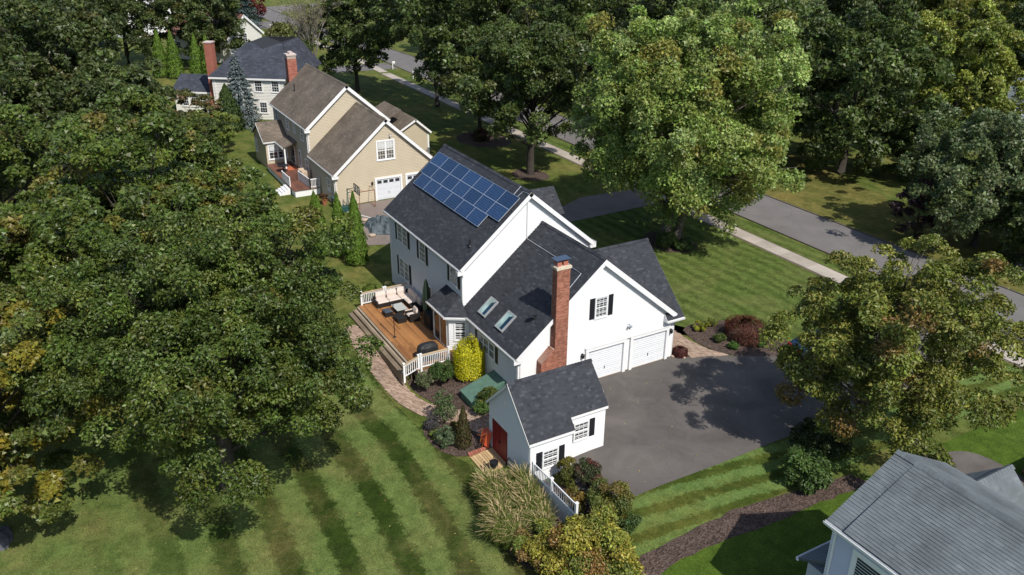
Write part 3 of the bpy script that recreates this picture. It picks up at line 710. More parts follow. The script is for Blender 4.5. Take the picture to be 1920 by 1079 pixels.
    while z < 3.26:
        ext = .90 if z < 2.5 else .90-(z-2.5)*1.05
        s = cy0-ext+(r % 2)*.1
        b.box(cx0, cx1-.005, cy0-ext-.008-rnd.random()*.005, cy0-ext+.03, z, z+.056, rnd.random())
        if z > 2.46:
            for k in range(3): b.box(cx0+k*.167, cx0+k*.167+.155, cy0-ext-.012, cy0-ext+.06, z+.01, z+.064, rnd.random())
        y = cy0-ext-(r % 2)*.1
        while y < cy0-.02:
            p, q2 = max(y, cy0-ext), min(cy0, y+.19)
            if q2-p > .02: b.box(cx1-.02, cx1+.009+rnd.random()*.004, p, q2, z, z+.056, rnd.random())
            y += .2
        z += .067; r += 1
    b.build('brick', BRICK, ch, 'stuff')
    b = MB(); b.box(-.05, cx1+.06, cy0-.08, cy1+.07, 8.29, 8.44, .8); b.build('chimney_crown', flat('sandstone_crown', (.55,.47,.36), .9, .2, .2, 5), ch)
    b = MB()
    for dy in (-1.78, -1.36): b.box(.10, .42, dy-.15, dy+.15, 8.44, 8.70, .6)
    b.build('flue', BRICKOLD, ch)
    b = MB(); b.box(-.03, .55, -2.06, -1.10, 8.84, 8.87)
    for x in (.04, .48):
        for y in (-1.98, -1.18): b.box(x-.015, x+.015, y-.015, y+.015, 8.44, 8.84)
    b.build('chimney_cap', flat('blue_steel_cap', (.07,.10,.15), .35, .5, .1, 5, .3), ch)
    # rear bay with sliding door: front face at y=-5.4, angled side
    y1 = -5.35; xa, xb, xc = -9.15, -6.75, -6.15; z0 = .5; zt = 2.98
    clap_wall(H, [(xa, z0), (xb, z0), (xb, zt), (xa, zt)], (0, y1, 0), (1,0,0), (0,-1,0), WHITE, core=.08)
    ang = Vector((xc-xb, -4.2-y1, 0)); L = ang.length; au = ang.normalized(); an = Vector((au.y, -au.x, 0))
    clap_wall(H, [(0, -.1), (L, -.1), (L, zt), (0, zt)], (xb, y1, 0), au, an, WHITE, core=.08)
    ang2 = Vector((-9.75-xa, -4.2-y1, 0)); a2 = ang2.normalized()
    clap_wall(H, [(0, -.1), (ang2.length, -.1), (ang2.length, zt), (0, zt)], (xa, y1, 0), a2, Vector((-a2.y, a2.x, 0)), WHITE, core=.08)
    window(H, Vector((xb, y1, 1.95))+au*L*.55+an*.02, au, an, .66, 1.25, 2, 3, False, False)
    f = MB(); fx0, fx1, fz1 = -8.95, -6.95, 2.72
    for a, c, p, q2 in ((fx0,fx1,fz1-.09,fz1),(fx0,fx1,.56,.64),(fx0,fx0+.08,.64,fz1-.09),(fx1-.08,fx1,.64,fz1-.09),(-8.03,-7.93,.64,fz1-.09)): f.box(a, c, y1-.085, y1-.021, p, q2)
    sd = f.build('sliding_door', TRIM, H)
    b = MB(); b.box(fx0+.08, -8.03, y1-.05, y1-.021, .64, fz1-.09); b.build('pane', GLASS, sd)
    b = MB(); b.box(-7.93, fx1-.08, y1-.055, y1-.021, .64, fz1-.09); b.build('pane', glass_mat('glass_painted_amber_reflection', (.16,.105,.05)), sd)  # amber reflection put into the base colour of this pane
    corner_board(H, xb, y1, .5, zt, 1, -1, w=.09)
    e0, e1, e2, e3 = Vector((-9.45,-5.65,3.05)), Vector((-6.68,-5.65,3.05)), Vector((-5.95,-4.46,3.05)), Vector((-10.1,-4.3,3.05))
    p0, p1 = Vector((-9.2,-4.27,4.02)), Vector((-7.3,-4.27,4.02))
    slope(H, p0, p1, e0, e1, CHAR, CHARB, seed=41, thick=.10)
    slope(H, p1, p1+Vector((.02,0,0)), e1, e2, CHAR, CHARB, seed=42, thick=.10)
    slope(H, p0-Vector((.02,0,0)), p0, e3, e0, CHAR, CHARB, seed=43, thick=.10)
    gutter(H, e0, e1, (0,-1,0)); d = (e2-e1).normalized(); gutter(H, e1, e2, (d.y,-d.x,0))
    b = MB(); b.extrude([e0-Vector((0,0,.12)), e1-Vector((0,0,.12)), e2-Vector((0,0,.12)), Vector((-5.95,-4.2,2.93)), Vector((-10.1,-4.2,2.93)), e3-Vector((0,0,.12))], (0,0,.03)); b.build('soffit', TRIM, H)
    # far front gable of the main block (over the front door), only its roof shows
    px, pz, py = -14.1, 7.68, 6.95
    slope(H, (px,py,pz), (px,3.6,pz), (px+1.65,py,6.0), (px+1.65,5.3,6.0), CHAR, CHARB, seed=51)
    slope(H, (px,3.6,pz), (px,py,pz), (px-1.65,5.3,6.0), (px-1.65,py,6.0), CHAR, CHARB, seed=52, shing=False)
    b = MB(); b.extrude([(px-1.4,py-.25,0),(px+1.4,py-.25,0),(px+1.4,py-.25,6.0),(px,py-.25,7.4),(px-1.4,py-.25,6.0)], (0,-1.3,0)); b.build('porch_wall', WHITE, H)
    # bulkhead hatch
    b = MB(); xa, xb = -2.82, -1.34
    b.extrude([(xa,-4.2,-.5),(xa,-6.5,-.6),(xa,-6.5,-.02),(xa,-4.2,.72)], (xb-xa,0,0)); bh = b.build('cellar_hatch', flat('hatch_side', (.07,.15,.11), .6), H)
    for a, c in ((xa-.04, (xa+xb)/2-.006), ((xa+xb)/2+.006, xb+.04)):
        b = MB(); b.extrude([(a,-4.2,.73),(a,-6.56,-.03),(a,-6.56,.02),(a,-4.2,.78)], (c-a,0,0)); b.build('hatch_leaf', GREENM, bh)
    return H
white_house()

# ---------------------------------------------------------------- garden shed
def shed():
    xr, zr, xe, ze, xn, zn, xl, y0, y1, yn = 4.315, 4.54, 6.644, 2.17, 6.168, 2.66, 1.95, -7.3, -2.11, -4.52
    S = thing('shed', (4.2, -4.7, -.4), 'small white shed with dark red double doors and charcoal roof beside the driveway', 'shed')
    zz = lambda x: zr-(zr-ze)/(xe-xr)*abs(x-xr)-.12
    xw0, xw1, xw2 = 2.08, 6.47, 6.02; yw0, yw1 = -7.12, -2.24
    gab = [(xw0,-1.4),(xw1,-1.4),(xw1,zz(xw1)),(xr,zz(xr)),(xw0,zz(xw0))]
    clap_wall(S, gab, (0,yw0,0), (1,0,0), (0,-1,0), WHITE)
    clap_wall(S, [(xw0,-1.2),(xw2,-1.2),(xw2,zz(xw2)),(xr,zz(xr)),(xw0,zz(xw0))], (0,yw1,0), (1,0,0), (0,1,0), WHITE)
    clap_wall(S, [(yw0,-1.4),(yn-.08,-1.4),(yn-.08,zz(xw1)),(yw0,zz(xw1))], (xw1,0,0), (0,1,0), (1,0,0), WHITE)
    clap_wall(S, [(yn-.08,-1.4),(yw1,-1.2),(yw1,zz(xw2)),(yn-.08,zz(xw2))], (xw2,0,0), (0,1,0), (1,0,0), WHITE)
    b = MB(); b.box(xw2-.05, xw1-.002, yn-.2, yn-.08, -1.3, zz(xw1)); b.box(xw0, xw0+.1, yw0+.01, yw1-.01, -1.2, zz(xw0)); b.build('wall', WHITE, S)
    poly = [(0,0), (yn-y0,0), (yn-y0,math.hypot(xe-xn,zn-ze)), (y1-y0,math.hypot(xe-xn,zn-ze)), (y1-y0,math.hypot(xe-xr,zr-ze)), (0,math.hypot(xe-xr,zr-ze))]
    # notch is on the far side of the eave: split into two convex fields
    Lh, Ll = math.hypot(xe-xn, zn-ze), math.hypot(xe-xr, zr-ze)
    ra = slope(S, (xr,y0,zr), (xr,yn,zr), (xe,y0,ze), (xe,yn,ze), CHAR, CHARB, seed=61, thick=.09, singles=170, tab=(.14,.30), pick=lambda r: r[2])
    slope(S, (xr,yn,zr), (xr,y1,zr), (xn,yn,zn), (xn,y1,zn), CHAR, CHARB, seed=62, thick=.09, singles=130, tab=(.14,.30), pick=lambda r: r[2])
    slope(S, (xr,y1,zr), (xr,y0,zr), (xl,y1,zr-(xr-xl)), (xl,y0,zr-(xr-xl)), CHAR, CHARB, seed=63, thick=.09, shing=False)
    ridge_cap(ra, (xr,y0,zr+.02), (xr,y1,zr+.02), CHAR, w=.13, drop=.12)
    for y, n in ((y0,(0,-1,0)), (y1,(0,1,0))):
        rake(S, (xr,y,zr-.015), (xe,y,ze-.015) if y == y0 else (xn,y,zn-.015), n, w=.13, t=.02); rake(S, (xr,y,zr-.015), (xl,y,zr-(xr-xl)-.015), n, w=.13, t=.02)
    b = MB(); b.box(xw1+.02, xe-.005, y0+.01, yn-.01, ze-.20, ze-.08); b.box(xw2+.02, xn-.005, yn+.01, y1-.01, zn-.2, zn-.08); b.extrude([(xe-.03,yn,ze-.1),(xn-.02,yn,zn-.1),(xn-.02,yn,zn-.24),(xe-.03,yn,ze-.22)], (0,.02,0)); b.build('eave_board', TRIM, S)
    corner_board(S, xw1, yw0, -1.4, ze-.2, 1, -1, w=.08); corner_board(S, xw2, yw1, -.3, zn-.2, 1, 1, w=.08)
    b = MB(); b.box(xw1-.001, xw1+.028, yn-.17, yn-.075, -1.2, ze-.2); b.box(xw2+.021, xw2+.05, yn-.08, yw1, -.12, .02, .3); b.build('corner_board', TRIM, S)
    window(S, (xw1+.02, -5.93, .82), (0,1,0), (1,0,0), .86, 1.02, 3, 2, frame=.06); window(S, (xw2+.02, -3.75, 1.5), (0,1,0), (1,0,0), .86, 1.02, 3, 2, frame=.06)
    b = MB(); b.extrude([(2.44,yw0-.02,-.74),(4.26,yw0-.02,-.74),(4.26,yw0-.02,1.44),(2.44,yw0-.02,1.44)], (0,-.03,0)); f = b.build('door_frame', TRIM, S)
    for a, c in ((2.54,3.34),(3.37,4.17)):
        b = MB(); b.extrude([(a,yw0-.05,-.72),(c,yw0-.05,-.72),(c,yw0-.05,1.35),(a,yw0-.05,1.35)], (0,-.03,0)); d = b.build('door', REDDOOR, S)
        b = MB(); b.extrude([(3.355+(.04 if a > 3 else -.08),yw0-.08,.2),(3.355+(.08 if a > 3 else -.04),yw0-.08,.2),(3.355+(.08 if a > 3 else -.04),yw0-.08,.4),(3.355+(.04 if a > 3 else -.08),yw0-.08,.4)], (0,-.03,0)); b.build('handle', BLACK, d)
    b = MB(); n = 20
    for k in range(n):
        a0, a1 = 2*math.pi*k/n, 2*math.pi*(k+1)/n; q = lambda a, r: (4.0+r*.26*math.cos(a), yw0-.02, 3.2+r*.36*math.sin(a))
        b.extrude([q(a0,.78),q(a0,1),q(a1,1),q(a1,.78)], (0,-.04,0)); b.extrude([q(a0,0),q(a0,.78),q(a1,.78)], (0,-.02,0))
    b.build('oval_vent', WHITE, S)
    # ramp before the doors, loose planks
    R = thing('ramp', (3.4, -7.9, -.8), 'timber plank ramp at the foot of the red shed doors', 'ramp')
    rnd = random.Random(4)
    for k in range(9):
        y = -7.2-.155*k; z0, z1 = -.62-.018*k, -.62-.018*k
        b = MB(); b.box(2.5+rnd.uniform(-.02,.02), 4.25+rnd.uniform(-.03,.03), y-.145, y, z1-.04, z1, rnd.random()); b.build('plank', toned('raw_pine_planks', (.36,.24,.12), (.55,.40,.22), .7, .3, 25, .15, .15), R)
    b = MB()
    for x in (2.6, 4.1): b.box(x, x+.08, -8.55, -7.2, -1.2, -.79, .3)
    b.build('joist', GREYWOOD, R)
    b = MB()
    for k in range(9): b.box(2.22, 2.40, -8.6+k*.15, -8.6+k*.15+.14, -.9, -.66+.01*k, rnd.random())
    b.build('brick_edging', BRICKOLD, R)
shed()

# ---------------------------------------------------------------- the tan house next door
def tan_house():
    H = thing('house', (-50, 3, 0), 'tan clapboard house with brown roof and white trim behind the solar panel roof', 'house')
    # garage block
    gx, gyr, gzr, eb, zb, ef, zf, mx = -38.2, 3.15, 8.05, -2.43, 3.23, 8.35, 3.30, -46.1
    s = (gzr-zb)/(gyr-eb); gz = lambda y: gzr-s*abs(y-gyr)-.15
    wb, wf = -2.15, 8.05
    clap_wall(H, [(wb,-.1),(wf,-.1),(wf,gz(wf)),(gyr,gz(gyr)),(wb,gz(wb))], (gx-.2,0,0), (0,1,0), (1,0,0), TAN, e=.15)
    clap_wall(H, [(mx,-.1),(gx-.2,-.1),(gx-.2,zb+.1),(mx,zb+.1)], (0,wb,0), (1,0,0), (0,-1,0), TAN, e=.15)
    r = slope(H, (mx-.1,gyr,gzr), (gx+.1,gyr,gzr), (mx-.1,eb,zb), (gx+.1,eb,zb), BROWNR, BROWNB, seed=71, tab=(.3,.34))
    slope(H, (gx+.1,gyr,gzr), (mx,gyr,gzr), (gx+.1,ef,zf), (mx,ef,zf), BROWNR, BROWNB, seed=72, shing=False)
    ridge_cap(r, (mx,gyr,gzr+.02), (gx+.1,gyr,gzr+.02), BROWNR)
    rake(H, (gx+.1,gyr,gzr-.02), (gx+.1,eb,zb-.02), (1,0,0), w=.28); rake(H, (gx+.1,gyr,gzr-.02), (gx+.1,ef,zf-.02), (1,0,0), w=.28)
    gutter(H, (mx,eb,zb), (gx+.1,eb,zb), (0,-1,0))
    b = MB(); b.box(gx-.3, gx+.098, eb-.1, wb+.25, zb-.42, zb-.16); b.box(mx, gx-.3, eb+.01, wb-.03, zb-.18, zb-.15); b.build('soffit', TRIM, H)
    corner_board(H, gx-.2, wb, -.1, zb-.42, 1, -1, w=.14); downspout(H, [(gx-.35,wb-.07,zb-.2),(gx-.35,wb-.07,.1)])
    window(H, (gx-.18, 3.08, 4.95), (0,1,0), (1,0,0), 1.66, 1.75, 3, 2, True, False, blind=True, frame=.13)
    for a, c in ((1.95,4.45),(5.15,7.65)):
        garage_door(H, a, c, 2.1, gx-.19, True)
        b = MB(); b.box(gx-.25,gx-.06,a-.18,a,0,2.12); b.box(gx-.25,gx-.06,c,c+.18,0,2.12); b.box(gx-.25,gx-.06,a-.18,c+.18,2.12,2.3); b.build('garage_door_frame', TRIM, H)
    wall_lamp(H, gx-.17, 1.5, 1.85); b = MB(); b.box(gx-.18,gx-.05,3.5,3.65,6.3,6.45); b.lathe((gx,3.57,6.2),[(.05,0),(.1,.1),(.03,.2)],8); b.build('floodlight', STEEL, H)
    window(H, (-40.3, wb-.02, 1.7), (1,0,0), (0,-1,0), .85, 1.2, 2, 2, False, False)
    # main block
    x0, x1, yr, zr, e0, z0, e1, z1 = -59.5, -46.1, 2.2, 9.93, -2.44, 5.91, 6.75, 5.99
    s2 = (zr-z0)/(yr-e0); zz = lambda y: zr-s2*abs(y-yr)-.15
    a, c = -2.15, 6.5
    clap_wall(H, [(a,-.1),(c,-.1),(c,zz(c)),(yr,zz(yr)),(a,zz(a))], (x1-.2,0,0), (0,1,0), (1,0,0), TAN, e=.15)
    clap_wall(H, [(x0+.2,-.1),(x1-.2,-.1),(x1-.2,z0+.1),(x0+.2,z0+.1)], (0,a,0), (1,0,0), (0,-1,0), TAN, e=.15)
    b = MB(); b.extrude([(x0+.2,a,-.1),(x0+.2,c,-.1),(x0+.2,c,zz(c)),(x0+.2,yr,zz(yr)),(x0+.2,a,zz(a))], (.1,0,0)); b.box(x0+.3,x1-.3,c-.1,c,-.1,z1); b.build('wall', TAN, H)
    r = slope(H, (x0,yr,zr), (x1+.1,yr,zr), (x0,e0,z0), (x1+.1,e0,z0), BROWNR, BROWNB, seed=73, tab=(.3,.34))
    slope(H, (x1+.1,yr,zr), (x0,yr,zr), (x1+.1,e1,z1-.1), (x0,e1,z1-.1), BROWNR, BROWNB, seed=74, shing=False)
    ridge_cap(r, (x0,yr,zr+.02), (x1+.1,yr,zr+.02), BROWNR)
    rake(H, (x1+.1,yr,zr-.02), (x1+.1,e0,z0-.02), (1,0,0), w=.3); rake(H, (x1+.1,yr,zr-.02), (x1+.1,e1,z1-.12), (1,0,0), w=.3)
    gutter(H, (x0,e0,z0), (x1+.1,e0,z0), (0,-1,0))
    b = MB(); b.box(x1-.3, x1+.098, e0-.08, a+.2, z0-.42, z0-.16); b.build('soffit', TRIM, H)
    corner_board(H, x1-.2, a, 3.3, z0-.42, 1, -1, w=.14); downspout(H, [(x1-.35,a-.07,z0-.2),(x1-.35,a-.07,3.3)])
    for x, z, w, h in ((-57.8,4.9,.9,1.2),(-53.6,4.8,.85,1.2),(-51,4.9,.55,.9),(-48.2,4.9,.85,1.3),(-47.4,1.8,.8,1.1)): window(H, (x,a-.02,z), (1,0,0), (0,-1,0), w, h, 2, 2, False, False)
    b = MB(); b.extrude([(-50.2,a-.03,.75),(-49.3,a-.03,.75),(-49.3,a-.03,2.8),(-50.2,a-.03,2.8)], (0,-.05,0)); d = b.build('door', TRIM, H)
    b = MB(); b.extrude([(-50.05,a-.08,1.2),(-49.45,a-.08,1.2),(-49.45,a-.08,2.65),(-50.05,a-.08,2.65)], (0,-.012,0)); b.build('pane', GLASSB, d)
    b = MB(); p = (-56, -.4, zr-s2*2.6); b.tube([p,(p[0],p[1],p[2]+.8)], .06, 8); b.build('vent_pipe', BLACK, H)
    # chimney on the far gable
    b = MB(); b.box(x0-.75, x0+.25, .0, 1.0, 0, 10.95); ch = b.build('chimney', MORTAR, H); brick_stack(ch, x0-.75, x0+.25, .0, 1.0, 6.5, 10.6, BRICKOLD, seed=9, bl=.3, bh=.12)
    b = MB(); b.box(x0-.82, x0+.32, -.07, 1.07, 10.95, 11.1)
    for k in range(2): b.box(x0-.6+k*.5, x0-.3+k*.5, .3, .7, 11.1, 11.35)
    b.build('chimney_crown', flat('pale_chimney_crown', (.5,.42,.38), .9), ch)
    # rear sunroom wing with its own gable roof and bay
    y0 = -5.0; xa, xb = -59.0, -53.6
    b = MB(); b.box(xa+.2, xb-.2, y0+.25, a-.01, -.1, 3.0); b.build('wall', TAN, H)
    clap_wall(H, [(y0+.25,-.1),(a,-.1),(a,3.0),(y0+.25,3.0)], (xb-.19,0,0), (0,1,0), (1,0,0), TAN, e=.15)
    xr = (xa+xb)/2
    b = MB(); b.extrude([(xa+.2,y0+.25,2.98),(xb-.2,y0+.25,2.98),(xr,y0+.25,4.4)], (0,.1,0)); b.build('gable_wall', TAN, H)
    slope(H, (xr,y0,4.65), (xr,a-.03,4.65), (xb,y0,3.05), (xb,a-.03,3.05), BROWNR, BROWNB, seed=75, tab=(.3,.34)); slope(H, (xr,a-.03,4.65), (xr,y0,4.65), (xa,a-.03,3.05), (xa,y0,3.05), BROWNR, BROWNB, seed=76, tab=(.3,.34))
    rake(H, (xr,y0,4.63), (xb,y0,3.03), (0,-1,0)); rake(H, (xr,y0,4.63), (xa,y0,3.03), (0,-1,0)); gutter(H, (xb,y0,3.05), (xb,a-.03,3.05), (1,0,0))
    window(H, (xb-.16, -3.5, 1.85), (0,1,0), (1,0,0), 1.9, 1.5, 2, 2, True, False, blind=True, frame=.12)
    window(H, (xa+1.2, y0+.22, 1.8), (1,0,0), (0,-1,0), .7, 1.4, 2, 2, False, False)
    # covered porch beside it
    slope(H, (xb+.02,-2.2,3.55), (-50.6,-2.2,3.55), (xb+.02,-3.7,3.05), (-50.6,-3.7,3.05), BROWNR, BROWNB, seed=77, tab=(.3,.34)); gutter(H, (xb,-3.7,3.05), (-50.6,-3.7,3.05), (0,-1,0))
    b = MB(); b.box(-50.85,-50.7,-3.6,-3.45,.7,2.95); b.build('porch_post', TRIM, H)
    b = MB(); b.box(-53.2,-51.6,-2.26,-2.18,.75,2.8); d = b.build('sliding_door', TRIM, H); b = MB(); b.box(-53.1,-51.7,-2.275,-2.261,.85,2.7); b.build('pane', GLASS, d)
    # front wing
    slope(H, (-53,10.6,5.05), (-48.3,10.6,5.05), (-53,8.0,3.6), (-48.3,8.0,3.6), BROWNR, BROWNB, seed=78, tab=(.3,.34)); 
    b = MB(); b.box(-53,-48.6,8.1,12.2,-.1,3.3); b.extrude([(-48.6,8.2,3.3),(-48.6,12.2,3.3),(-48.6,10.6,4.85)], (-.1,0,0)); b.build('wing_wall', TAN, H)
    slope(H, (-48.3,10.6,5.05), (-53,10.6,5.05), (-48.3,12.5,3.4), (-53,12.5,3.4), BROWNR, BROWNB, seed=79, shing=False)
    rake(H, (-48.3,10.6,5.03), (-48.3,12.5,3.38), (1,0,0)); rake(H, (-48.3,10.6,5.03), (-48.3,8.0,3.58), (1,0,0))
    corner_board(H, -48.6, 12.2, -.1, 3.2, 1, 1, w=.16)
    slope(H, (-55,9.6,5.8), (-50,9.6,5.8), (-55,6.4,4.2), (-50,6.4,4.2), BROWNR, BROWNB, seed=80, tab=(.3,.34))
    # deck
    D = thing('deck', (-51, -4, 0), 'small brown deck with white railing behind the tan house', 'deck')
    rnd = random.Random(2)
    for k in range(18):
        b = MB(); y = -2.3-.15*k; b.box(-53.3 if y > -4.9 else -56, -42.9, y-.14, y, .66, .70, rnd.random()); b.build('deck_board', toned('red_brown_deck_boards', (.10,.045,.03), (.17,.075,.05), .7), D)
    b = MB(); b.box(-53.2,-43,-4.85,-2.3,0,.655); b.build('deck_skirt', TRIM, D)
    for (p, q) in (((-43,-2.35),(-43,-3.3)),((-43,-3.3),(-46.2,-3.5)),((-44.5,-4.9),(-47,-4.95))):
        b = MB(); L = math.hypot(q[0]-p[0], q[1]-p[1]); n = int(L/.13)
        b.beam((*p,1.62),(*q,1.62),.09,.07); b.beam((*p,.85),(*q,.85),.05,.06)
        for k in range(n+1):
            t = k/n; x, y = p[0]+(q[0]-p[0])*t, p[1]+(q[1]-p[1])*t; w = .06 if 0 < k < n else .12; b.beam((x,y,.7),(x,y,1.62+(.1 if w > .1 else 0)),w*.75,w*.75)
        b.build('railing', TRIM, D)
    b = MB()
    for k in range(4): b.box(-45.9+.0,-44.2,-5.0-.28*(k+1),-5.0-.28*k,0,.56-.14*k,.7)
    b.build('steps', TRIM, D)
    t = thing('covered_furniture', (-46.6,-2.9,.7), 'beige cloth cover over furniture on the brown deck', 'cover')
    b = MB(); b.extrude([(-47.4,-3.3,.7),(-45.9,-3.3,.7),(-45.95,-3.2,1.5),(-46.3,-3.1,1.62),(-46.9,-3.15,1.45),(-47.35,-3.2,1.6)], (0,.9,0)); b.build('cloth', BEIGEC, t)
    t = thing('doormat', (-49.6,-2.7,.7), 'orange red mat before the door of the tan house', 'mat'); b = MB(); b.box(-51.3,-50.0,-3.5,-2.4,.705,.72); b.build('mat', flat('orange_mat', (.42,.12,.06), .9), t)
    t = thing('patio_table', (-50.6,-4.3,.7), 'dark round patio table on the brown deck', 'table'); b = MB(); b.lathe((-49.8,-4.1,.7), [(.3,0),(.06,.06),(.06,.66),(.6,.68),(.6,.72),(.02,.73)], 14); b.build('table', BLACK, t)
tan_house()

# ---------------------------------------------------------------- house with dark blue-grey roof, further on
def local(loc, ang): return Matrix.Translation(loc) @ Matrix.Rotation(ang, 4, 'Z')
def blue_house():
    ang = math.atan2(2.4+4.72, -75.16+80.3); X = local((-80.3, -4.72, 0), ang)
    # local x runs along the near wall (0..11), local y away from the camera
    H = thing('house', (-80, 2, 0), 'pale two storey house with dark blue grey hip roof and tall brick chimney', 'house')
    L, D, ez = 11.0, 11.5, 5.5
    for poly, o, u, n in (([(0,-.1),(L,-.1),(L,ez+.1),(0,ez+.1)], (0,.25,0), (1,0,0), (0,-1,0)), ([(.25,-.1),(D,-.1),(D,ez),(.25,ez)], (.2,0,0), (0,1,0), (-1,0,0)), ([(.25,-.1),(D,-.1),(D,ez),(.25,ez)], (L-.2,0,0), (0,1,0), (1,0,0))):
        clap_wall(H, poly, o, u, n, CREAM, e=.2, xf=X)
    b = MB(X); b.box(.2,L-.2,D-.1,D,0,ez); b.build('wall', CREAM, H)
    rz = 9.2
    # front hip slope with two peaks, a ridge running back from each
    V = math.hypot(5.1, rz-ez); k = V/(rz-ez)
    slope(H, (0,5,rz), (L,5,rz), (-.3,-.1,ez), (L+.3,-.1,ez), NAVYR, CHARB, seed=91, xf=X, e=.2, tab=(.3,.5), poly=[(0,0),(6.2,0),(6.2,V*.82),(4.2,V),(3.6,V)])
    slope(H, (0,5,rz), (L,5,rz), (-.3,-.1,ez), (L+.3,-.1,ez), NAVYR, CHARB, seed=96, xf=X, e=.2, tab=(.3,.5), poly=[(6.2,0),(L+.6,0),(8.6,V),(8.2,V),(6.2,V*.82)])
    slope(H, (8.4,5,rz), (8.4,11,rz), (L+.3,-.1,ez), (L+.3,11.7,ez), NAVYR, CHARB, seed=92, xf=X, e=.2, tab=(.3,.5))
    slope(H, (3.5,11,rz), (3.5,5,rz), (-.3,11.7,ez), (-.3,-.1,ez), NAVYR, CHARB, seed=93, xf=X, shing=False)
    slope(H, (3.7,5,rz), (3.7,11,rz), (6.0,5,rz-.75), (6.0,11,rz-.75), NAVYR, CHARB, seed=94, xf=X, shing=False)
    slope(H, (8.2,11,rz), (8.2,5,rz), (5.8,11,rz-.75), (5.8,5,rz-.75), NAVYR, CHARB, seed=95, xf=X, shing=False)
    slope(H, (8.4,11,rz), (3.5,11,rz), (L+.3,11.8,ez), (-.3,11.8,ez), NAVYR, CHARB, seed=99, xf=X, shing=False)
    b = MB(X); b.box(-.3,L+.3,-.13,-.04,ez-.26,ez-.03); b.build('fascia', TRIM, H)
    for x, z in ((6.3,4.4),(8.6,4.4),(3.2,4.4),(6.7,1.6),(9.2,1.6)): window(H, (x,.22,z), (1,0,0), (0,-1,0), .95, 1.35, 3, 2, False, False, xf=X, frame=.12)
    downspout(H, [(.35,.17,ez-.2),(.35,.17,.1)], xf=X)
    b = MB(X); b.box(-.95,.05,1.2,2.3,0,9.6); b.extrude([(-.95,.6,0),(-.95,2.9,0),(-.95,2.3,3.0),(-.95,1.2,3.0)], (.99,0,0)); ch = b.build('chimney', BRICKOLD, H)
    b = MB(X); b.box(-1.02,.12,1.13,2.37,9.6,9.75); b.build('chimney_crown', flat('pale_chimney_crown2', (.5,.42,.38), .9), ch)
    # low wing to the left
    b = MB(X); b.box(-7,-.01,3,9,-.1,2.8); b.build('wing_wall', CREAM, H)
    slope(H, (-7.2,6,4.6), (.15,6,4.6), (-7.2,2.7,2.9), (.15,2.7,2.9), NAVYR, CHARB, seed=97, xf=X, e=.2, tab=(.3,.5)); slope(H, (.15,6,4.6), (-7.2,6,4.6), (.15,9.3,2.9), (-7.2,9.3,2.9), NAVYR, CHARB, seed=98, xf=X, shing=False)
    for x in (-5.5,-4.2,-2.9,-1.6): window(H, (x,2.98,1.6), (1,0,0), (0,-1,0), .85, 1.5, 3, 2, False, False, xf=X, frame=.12)
    b = MB(X); b.box(-7,0,2.6,2.69,2.62,2.85); b.build('fascia', TRIM, H)
blue_house()

def far_house(loc, ang, L, D, ez, rz, wall, roofm, label, gable_win=True):
    X = local(loc, ang)
    H = thing('house', loc, label, 'house')
    b = MB(X); b.extrude([(0,0,0),(0,D,0),(0,D,ez),(0,D/2,rz-.15),(0,0,ez)], (L,0,0)); b.build('wall', wall, H)
    slope(H, (-.3,D/2,rz), (L+.3,D/2,rz), (-.3,-.4,ez-.3), (L+.3,-.4,ez-.3), roofm, BROWNB, seed=int(loc[0])*-1, xf=X, e=.3, tab=(.5,.8))
    slope(H, (L+.3,D/2,rz), (-.3,D/2,rz), (L+.3,D+.4,ez-.3), (-.3,D+.4,ez-.3), roofm, BROWNB, seed=3, xf=X, shing=False)
    for x in (-.3, L+.3):
        s = -1 if x < 0 else 1
        for e in (-.4, D+.4): rake(H, Vector((x,D/2,rz-.03)), Vector((x,e,ez-.33)), (s,0,0), xf=X, w=.35, t=.06)
    if gable_win:
        for k, z in ((D*.3,ez*.3),(D*.7,ez*.3),(D*.5,ez*.85)): window(H, (L+.01,k,z), (0,1,0), (1,0,0), 1.0, 1.4, 2, 2, False, False, xf=X, frame=.14)
        for k in range(3): window(H, (L*(k+.5)/3,-.01,ez*.5), (1,0,0), (0,-1,0), 1.0, 1.4, 2, 2, False, False, xf=X, frame=.14)
    return H
far_house((-132,-2,0), .62, 14, 9, 4.6, 8.0, CREAM, REDBR, 'distant cream house with red brown roof near the blue spruce')
far_house((-172,-12,0), .45, 14, 11, 5.5, 9.5, TRIM, GREYR, 'distant white gabled house mostly hidden by dark trees')
far_house((-22,76,0), .4, 15, 12, 4.2, 8.0, GREYSIDE, GREYR, 'house with pale grey roof at the right edge beyond the trees')

